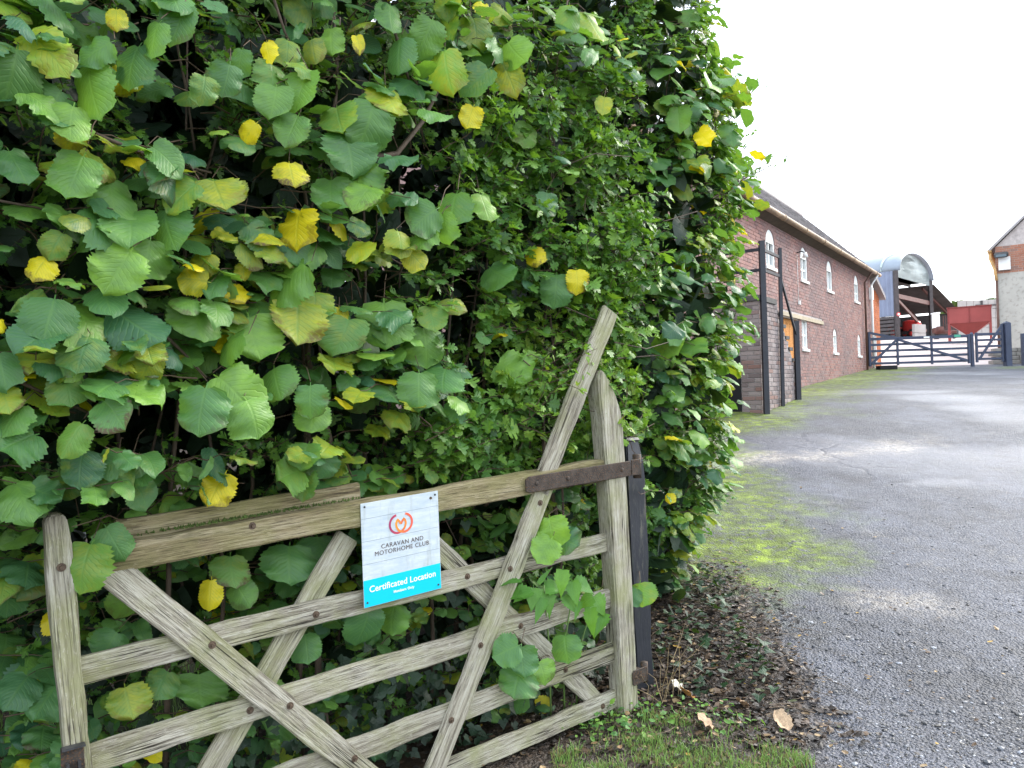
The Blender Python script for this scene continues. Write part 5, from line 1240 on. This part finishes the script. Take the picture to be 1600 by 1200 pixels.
for i in range(17):
    u = random.uniform(.35, 2.25); w = -random.uniform(.35, .75); lean = random.uniform(-.35, .35); top_z = random.uniform(2.2, 3.6)
    pts = [W3(u+lean*q*q+.03*random.gauss(0, 1), w+.25*q+.03*random.gauss(0, 1), -.05+top_z*q) for q in np.linspace(0, 1, 8)]
    stem(hazA if i % 3 else hawt, pts, random.uniform(.007, .018), .004)
for i in range(7):
    a = random.uniform(0, 6.28); pts = [np.array([CC[0]+.15*math.cos(a)+.5*q*math.cos(a), CC[1]+.15*math.sin(a)+.5*q*math.sin(a), .1+3.6*q]) for q in np.linspace(0, 1, 7)]; stem(hazB, pts, .03, .006)
# limbs that show between the leaves
for pxs, r in ((((425, -10), (445, 50), (478, 118)), .006), (((-10, 578), (70, 615), (150, 650)), .006), (((-10, 312), (60, 325), (105, 340), (130, 380)), .004), (((262, 528), (290, 555), (322, 590)), .006), (((560, 250), (620, 240), (660, 190), (690, 130)), .012), (((430, 520), (500, 478)), .003), (((500, 345), (560, 375), (640, 420)), .003), (((640, 390), (625, 425), (600, 440)), .006), (((600, -5), (620, 60), (640, 130)), .008), (((150, 210), (250, 250), (330, 270)), .006)):
    pts = []
    for j, (a, b) in enumerate(pxs): P, t_ = surf(a, b, .02 - .05*j); pts.append(P)
    stem(hazA, pts, r, r*.6, 6)
for pxs in (((960, 535), (1010, 545), (1060, 530), (1100, 545)), ((965, 560), (1030, 555), (1080, 580)), ((860, 470), (930, 500), (1000, 480)), ((1090, 330), (1040, 345), (1000, 330)), ((880, 260), (930, 240), (985, 245)), ((700, 760), (690, 800), (720, 860))):
    pts = [surf(a, b, .06)[0] for a, b in pxs]; stem(hawt, pts, .0035, .0015, 5)
# sprigs reaching out against the sky, from a limb behind the hazel
far = Leaves(); tb = bmesh.new()
root_ = np.array([1.0, 6.2, 3.1])
for px, py in ((1165,150),(1185,130),(1160,205),(1200,200),(1215,245),(1175,275),(1235,240),(1150,240),(1195,265),(1160,130)):
    E_ = atY(px, py, 6.1+random.uniform(-.3, .5)); pts = [root_*(1-q)+E_*q + np.array([0, 0, -.12*math.sin(q*3.1)]) for q in np.linspace(0, 1, 6)]; twig(tb, pts, .010, .003)
    for m in range(20):
        q = random.uniform(.45, 1.0); B = root_*(1-q)+E_*q; far.add(B+rng.normal(0, .035, 3), rng.normal(0, 1, 3), rng.normal(0, 1, 3), random.uniform(.04, .065), (random.uniform(.1, .7), 0, 0))
o = merged('sprig_foliage', far, range(len(far.L)), HAW, MATS[('haw', 0)], hawt); o.matrix_parent_inverse = hawt.matrix_basis.inverted()
o = tag(bm_obj('sprig', tb, TWIGM, None, True), kind='stuff'); o.parent = hawt; o.matrix_parent_inverse = hawt.matrix_basis.inverted()

# ---- nettle growing through the gate
net = Leaves(); net.guard = False; nt = empty('nettle_plant', W3(2.08, .02, 0), 'bright green nettle growing through the gate beside the hinge post', 'plant')
for px, py, s, ang in ((800,905,34,200),(818,928,30,165),(845,900,30,-75),(812,928,30,165),(832,935,32,95),(856,938,36,80),(845,952,36,105),(878,908,36,95),(897,925,34,80),(910,915,30,30),(890,945,32,60),(905,955,30,100),(925,968,38,85),(935,945,30,60),(938,975,34,105),(865,915,30,-20),(915,940,28,150)):
    d_ = ray(px, py); tt = ((GP0 + GN*random.uniform(.05, .11) - CAM)@GN)/(d_@GN); C_ = CAM + d_*tt; a = math.radians(ang); vd = unit_(d_)
    T = unit_(CR*math.cos(a) - CU*math.sin(a) - vd*random.uniform(0, .4)); L = s*tt/F*1.15
    net.add(C_-T*L*.4, T, -vd*.7+np.array([0, 0, .7])+rng.normal(0, .2, 3), L, (random.uniform(.2, .9), .0, 0))
singles(net, range(len(net.L)), NET, 'net', MATS[('net', 1)], nt)
NST = mat_plain('nettle_stem', (.12, .20, .05), .6, .2, 20, bump=0)
for a, b in (((850, 915), (858, 1010)), ((895, 925), (880, 1020)), ((925, 950), (900, 1030))):
    P = [CAM + ray(*q)*(((GP0+GN*wv-CAM)@GN)/(ray(*q)@GN)) for q, wv in ((a, .06), (b, -.04))]; P.append(np.array([P[1][0], P[1][1]+.05, .0]))
    bm = bmesh.new(); tube_into(bm, P, [.003, .004, .005], 6); o = bm_obj('stem', bm, NST, None, True); o.parent = nt; o.matrix_parent_inverse = nt.matrix_basis.inverted()

# ------------------------------------------------------------------ grass, litter, gravel, small things on the ground
def attr_mesh(name, V, Fc, C, mat, smooth=False):
    me = bpy.data.meshes.new(name); me.from_pydata(V, [], Fc); a = me.attributes.new('tint', 'FLOAT_COLOR', 'POINT'); a.data.foreach_set('color', np.array(C, np.float32).ravel())
    if smooth:
        for p in me.polygons: p.use_smooth = True
    return tag(link(name, me, None, mat), kind='stuff')
k = NT('grass_blade'); at = k.add('Attribute', attribute_name='tint'); k.fin(at.outputs['Color'], .5, .4)
tr = k.add('BsdfTranslucent'); k.put(tr.inputs[0], at.outputs['Color']); ms = k.add('MixShader'); ms.inputs[0].default_value = .3; k.put(ms.inputs[1], k.b.outputs[0]); k.put(ms.inputs[2], tr.outputs[0]); k.put(k.out.inputs[0], ms.outputs[0]); GRASSM = k.m
V, Fc, C = [], [], []
def blade(x, y, z, h, w, yellow):
    a = random.uniform(0, 6.28); lean = random.uniform(.1, .7)*h; b = random.uniform(0, 6.28); dx, dy = math.cos(a)*w, math.sin(a)*w; lx, ly = math.cos(b)*lean, math.sin(b)*lean; i = len(V)
    V.extend([(x-dx, y-dy, z), (x+dx, y+dy, z), (x-dx*.8+lx*.35, y-dy*.8+ly*.35, z+h*.6), (x+dx*.8+lx*.35, y+dy*.8+ly*.35, z+h*.6), (x+lx, y+ly, z+h*random.uniform(.75, 1))])
    Fc.extend([(i, i+1, i+3, i+2), (i+2, i+3, i+4)]); g = random.uniform(.7, 1.3)
    c = (.19*g, .32*g, .075*g, 1) if random.random() > yellow else (.26*g, .22*g, .09*g, 1); C.extend([c]*5)
n_ = 0
while n_ < 8500:
    x, y = random.uniform(.12, 1.3), random.uniform(2.7, 3.75)
    edge = .18 + .35*vnoise(x, y, 2.2, 7)
    lim = 3.66 + .10*vnoise(x, y, 4, 3) - .25*max(0, x-.75) 
    if y > lim or x > 1.12+.12*vnoise(x, y, 5, 9) or (x < .30 and y > 3.32+.1*vnoise(x, y, 6, 1)): continue
    if vnoise(x, y, 6, 5) < -.08 and random.random() < .8: continue
    blade(x, y, road_z(x, y)-.004, random.uniform(.012, .05)*(1+1.2*max(0, vnoise(x, y, 7, 31))), random.uniform(.0010, .0022), .2); n_ += 1
for i in range(9000):
    x, y = random.uniform(-4.2, -1.25), random.uniform(2.5, 5.2)
    if uwz((x, y, 0))[1] > .05: continue
    blade(x, y, H(y)-.04, random.uniform(.03, .12), random.uniform(.0015, .003), .12)
attr_mesh('grass', V, Fc, C, GRASSM)
# small broad-leaved weeds in the turf
wd = Leaves(); wd.guard = False; wo_ = empty('weed_patch', (.6, 3.5, 0), 'low broad-leaved green weeds in the grass by the gate foot', 'weeds')
for i in range(230):
    cx, cy = random.choice([(.42, 3.62), (.55, 3.55), (.8, 3.62), (.35, 3.5), (.62, 3.7), (.95, 3.55), (.28, 3.6)]); x, y = random.gauss(cx, .09), random.gauss(cy, .06)
    wd.add(np.array([x, y, road_z(x, y)+random.uniform(.005, .06)]), rng.normal(0, 1, 3)*np.array([1, 1, .3]), np.array([0, -.2, 1])+rng.normal(0, .3, 3), random.uniform(.015, .04), (random.uniform(.4, 1), random.choice((0, 0, .15)), 0))
for px, py in ((935, 1103), (953, 1100), (925, 1112)):
    P = atY(px, py, 3.62); wd.add(P, (random.uniform(-.5, .5), -.3, .6), (0, -.8, .5), .045, (1, .12, 0))
wm = merged('foliage', wd, range(len(wd.L)), OV, MATS[('haz', 0)], wo_); wm.matrix_parent_inverse = wo_.matrix_basis.inverted()
# leaf litter
k = NT('litter_leaf'); at = k.add('Attribute', attribute_name='tint'); v = k.coord('Object', rand=False); k.bump(k.noise(v, 120, 3), .4, .003); LITM = k.fin(at.outputs['Color'], .55, .45)
V, Fc, C = [], [], []
PAL = [(.024, .016, .012), (.034, .021, .014), (.055, .032, .018), (.016, .012, .010), (.085, .05, .026), (.19, .12, .055), (.30, .21, .11), (.33, .20, .03), (.05, .06, .022)]
WTS = [20, 22, 14, 22, 8, 4, 2.5, 1, 2]
def litter(x, y, s, c):
    i = len(V); a = random.uniform(0, 6.28); tl = random.gauss(0, .35); cu = random.uniform(-.5, .6); ca, sa = math.cos(a), math.sin(a); z0 = road_z(x, y)+random.uniform(.002, .022)
    pts = [(-.5, 0), (-.25, .34), (.15, .38), (.5, .05), (.18, -.36), (-.25, -.32), (0, 0)]
    for px_, py_ in pts:
        px_ *= random.uniform(.8, 1.2); py_ *= random.uniform(.7, 1.2); zz = cu*py_*py_*2 + cu*.6*px_*px_ + tl*px_*.6 + random.uniform(-.06, .06)
        V.append((x+(px_*ca-py_*sa)*s, y+(px_*sa+py_*ca)*s, z0+zz*s))
    for j in range(6): Fc.append((i+6, i+j, i+(j+1) % 6))
    g = random.uniform(.7, 1.3); C.extend([(c[0]*g, c[1]*g, c[2]*g, 1)]*7)
n_ = 0
while n_ < 7500:
    x, y = random.uniform(.3, 1.9), random.uniform(3.3, 6.3); e = hedge_edge(y) + .2*vnoise(x, y, 2, 2)
    p = sstep(.22, -.12, x-e)*sstep(6.2, 5.2, y)
    if y < 3.62 and x < .95: p *= .25
    if random.random() > p: continue
    litter(x, y, random.uniform(.008, .034) if random.random() < .80 else random.uniform(.03, .06), random.choices(PAL, WTS)[0]); n_ += 1
for i in range(700):
    x, y = random.uniform(-.3, 1.2), random.uniform(2.9, 3.7); litter(x, y, random.uniform(.012, .04), random.choices(PAL, WTS)[0])
for i in range(260):
    y = random.uniform(3, 9); x = hedge_edge(y) + abs(random.gauss(0, .8)); litter(x, y, random.uniform(.012, .035), random.choices(PAL, [4, 8, 12, 2, 14, 12, 8, 4, 2])[0])
for i in range(500):
    u, w = random.uniform(.1, 2.4), -random.uniform(-.05, .5); P = W3(u, w, 0); V0 = len(V); litter(P[0], P[1], random.uniform(.015, .05), random.choices(PAL, WTS)[0])
attr_mesh('leaf_litter', V, Fc, C, LITM)
bm = bmesh.new()
for i in range(170):
    y = random.uniform(3.4, 6.0); x = hedge_edge(y)-random.uniform(-.1, .8); a = random.uniform(0, 6.28); L = random.uniform(.04, .22); z = road_z(x, y)+.012
    pts = [(x+math.cos(a)*L*q+random.gauss(0, .006), y+math.sin(a)*L*q+random.gauss(0, .006), z+random.uniform(0, .012)) for q in (0, .35, .7, 1)]; tube_into(bm, pts, [.002, .0017, .0014, .0009], 4, False)
tag(bm_obj('fallen_twigs', bm, mat_plain('dead_twig', (.17, .125, .085), .8, .4, 30, bump=0), None, True), kind='stuff')
# gravel lying loose on the drive
ico = bmesh.new(); bmesh.ops.create_icosphere(ico, subdivisions=1, radius=1); iv = np.array([v_.co[:] for v_ in ico.verts]); ifc = [tuple(v_.index for v_ in f.verts) for f in ico.faces]; ico.free()
V, Fc, C = [], [], []; n_ = 0
while n_ < 17000:
    y = 2.7 + 5.0*random.random()**1.7; x = random.uniform(.95, .95+y*.75); n0 = vnoise(x, y, 1.6, 12)
    if random.random() > .45+.9*n0: continue
    if sstep(.1, -.1, x-hedge_edge(y)) > .5 and random.random() < .85: continue
    s = min(.017, random.lognormvariate(-5.55, .45))*(1 if y < 5 else .7); z = road_z(x, y)
    S3 = np.array([s*random.uniform(.7, 1.4), s*random.uniform(.7, 1.3), s*random.uniform(.35, .7)]); a = random.uniform(0, 6.28); jit = 1+rng.uniform(-.22, .22, (len(iv), 1)); P = iv*jit*S3
    P = np.c_[P[:, 0]*math.cos(a)-P[:, 1]*math.sin(a)+x, P[:, 0]*math.sin(a)+P[:, 1]*math.cos(a)+y, P[:, 2]+z+S3[2]*.25]; b = len(V); V.extend(P.tolist()); Fc.extend([(b+p, b+q, b+r) for p, q, r in ifc])
    g = random.choice((.03, .04, .05, .06, .08, .10, .13, .17, .30)); w = random.choice(((.96, .98, 1.06), (1, .92, .84), (.97, .98, 1.04), (.93, .97, 1.1))); C.extend([(g*w[0], g*w[1], g*w[2], 1)]*len(iv)); n_ += 1
k = NT('gravel_stone'); at = k.add('Attribute', attribute_name='tint'); v = k.coord('Object', rand=False); k.bump(k.noise(v, 200, 3), .4, .002); GRV = k.fin(at.outputs['Color'], .5, .5)
attr_mesh('gravel', V, Fc, C, GRV)
# dry stalks at the foot of the post
bm = bmesh.new()
for i in range(13):
    P = W3(2.56+random.gauss(0, .05), .06+random.gauss(0, .04), 0); h = random.uniform(.12, .4); lx, ly = random.gauss(.02, .09), random.gauss(-.05, .06)
    pts = [(P[0]+lx*q*q+random.gauss(0, .006), P[1]+ly*q*q+random.gauss(0, .006), h*(q if random.random() < .9 else q*.8)) for q in (0, .3, .6, .85, 1)]
    tube_into(bm, pts, [.002, .0018, .0015, .0012, .0008], 4, False)
tag(bm_obj('dry_stalks', bm, mat_plain('straw', (.30, .22, .12), .8, .3, 20, bump=0), None, True), 'pale dry plant stalks round the foot of the black post', 'dead stalks', kind='stuff')
# single fallen leaves that lie by themselves
def fallen(px, py, Y, s, col, label, rot, curl, seed, flat=.35):
    v, uv, fc = leaf_mesh(HZ, 12, .06, 7, curl, -curl*.8, .3, .06, seed, stalk=.12); r = random.Random(seed)
    P = atY(px, py, Y); me = bpy.data.meshes.new('fallen_leaf'); me.from_pydata([(x*s, (y-.5)*s, z*s+.012+r.uniform(-.004, .004)) for x, y, z in v], [], fc)
    for p in me.polygons: p.use_smooth = True
    o = link('fallen_leaf', me, None, mat_plain('dry_leaf', col, .6, .35, 40, bump=.6, dirt=tuple(c*.45 for c in col))); o.location = (P[0], P[1], road_z(P[0], P[1])+.015); o.rotation_euler = (flat, r.uniform(-.2, .2), rot); tag(o, label, 'leaf', 'fallen leaves by the gate')
fallen(1058, 1092, 3.84, .085, (.62, .58, .48), 'whitish curled dead leaf lying just above an orange one', 1.2, .4, 1)
fallen(1070, 1106, 3.78, .08, (.55, .27, .08), 'orange-brown dead leaf just below a whitish one', 2.0, .5, 2)
fallen(1097, 1147, 3.51, .085, (.42, .27, .16), 'tan dead leaf at the upper edge of the grass patch', 1.0, .5, 3)
fallen(1220, 1146, 3.50, .085, (.46, .32, .20), 'largest tan dead leaf, crumpled, where grass meets the drive', .6, .7, 4)
fallen(1158, 1120, 3.68, .06, (.36, .22, .13), 'small pinkish-brown dead leaf on dark soil above the grass', 2.4, .5, 5)

# ------------------------------------------------------------------ far trees above the yard
k = NT('far_foliage'); v = k.coord('Object'); k.fin(k.ramp(k.noise(v, .8, 4), [(.3, (.06, .10, .03)), (.7, (.16, .20, .05))]), .7, .2); FARM = k.m
for px, py, Y, r, lab in ((1492, 474, 118, 3.6, 'pale bushy tree far beyond the lean-to roof'), (1545, 470, 125, 4.2, 'pale round-topped tree far beyond the red hopper'), (1575, 478, 120, 3.5, 'pale low tree far off beside the rendered house')):
    P = atY(px, py, Y); t = empty('tree', (P[0], Y, H(Y)), lab, 'tree', 'trees beyond the yard'); h = P[2]-H(Y); bm = bmesh.new(); tube_into(bm, [(0, 0, 0), (.1, 0, h*.4), (0, .1, h*.8)], [.35, .25, .1], 7); bm_obj('trunk', bm, BARK, t, True)
    for j in range(4):
        a = j*1.6; bm2 = bmesh.new(); tube_into(bm2, [(0, 0, h*.45), (math.cos(a)*r*.4, math.sin(a)*r*.4, h*.65), (math.cos(a)*r*.7, math.sin(a)*r*.7, h*.85)], [.15, .1, .04], 5); bm_obj('limb', bm2, BARK, t, True)
    bm = bmesh.new()
    for i in range(1500):
        q = rng.normal(0, 1, 3); q /= np.linalg.norm(q); rr = r*(.55+.5*vnoise(q[0], q[1]+q[2], 1.8, Y))*random.random()**.4; c0 = Vector((q[0]*rr*1.2, q[1]*rr, h*.78+q[2]*rr*.75)); s = .28
        a_, b_ = Vector(rng.normal(0, s, 3)), Vector(rng.normal(0, s, 3)); bm.faces.new([bm.verts.new(c0+a_), bm.verts.new(c0+b_), bm.verts.new(c0-a_), bm.verts.new(c0-b_)])
    me = bpy.data.meshes.new('crown'); bm.to_mesh(me); bm.free(); tag(link('crown', me, t, FARM), kind='stuff')
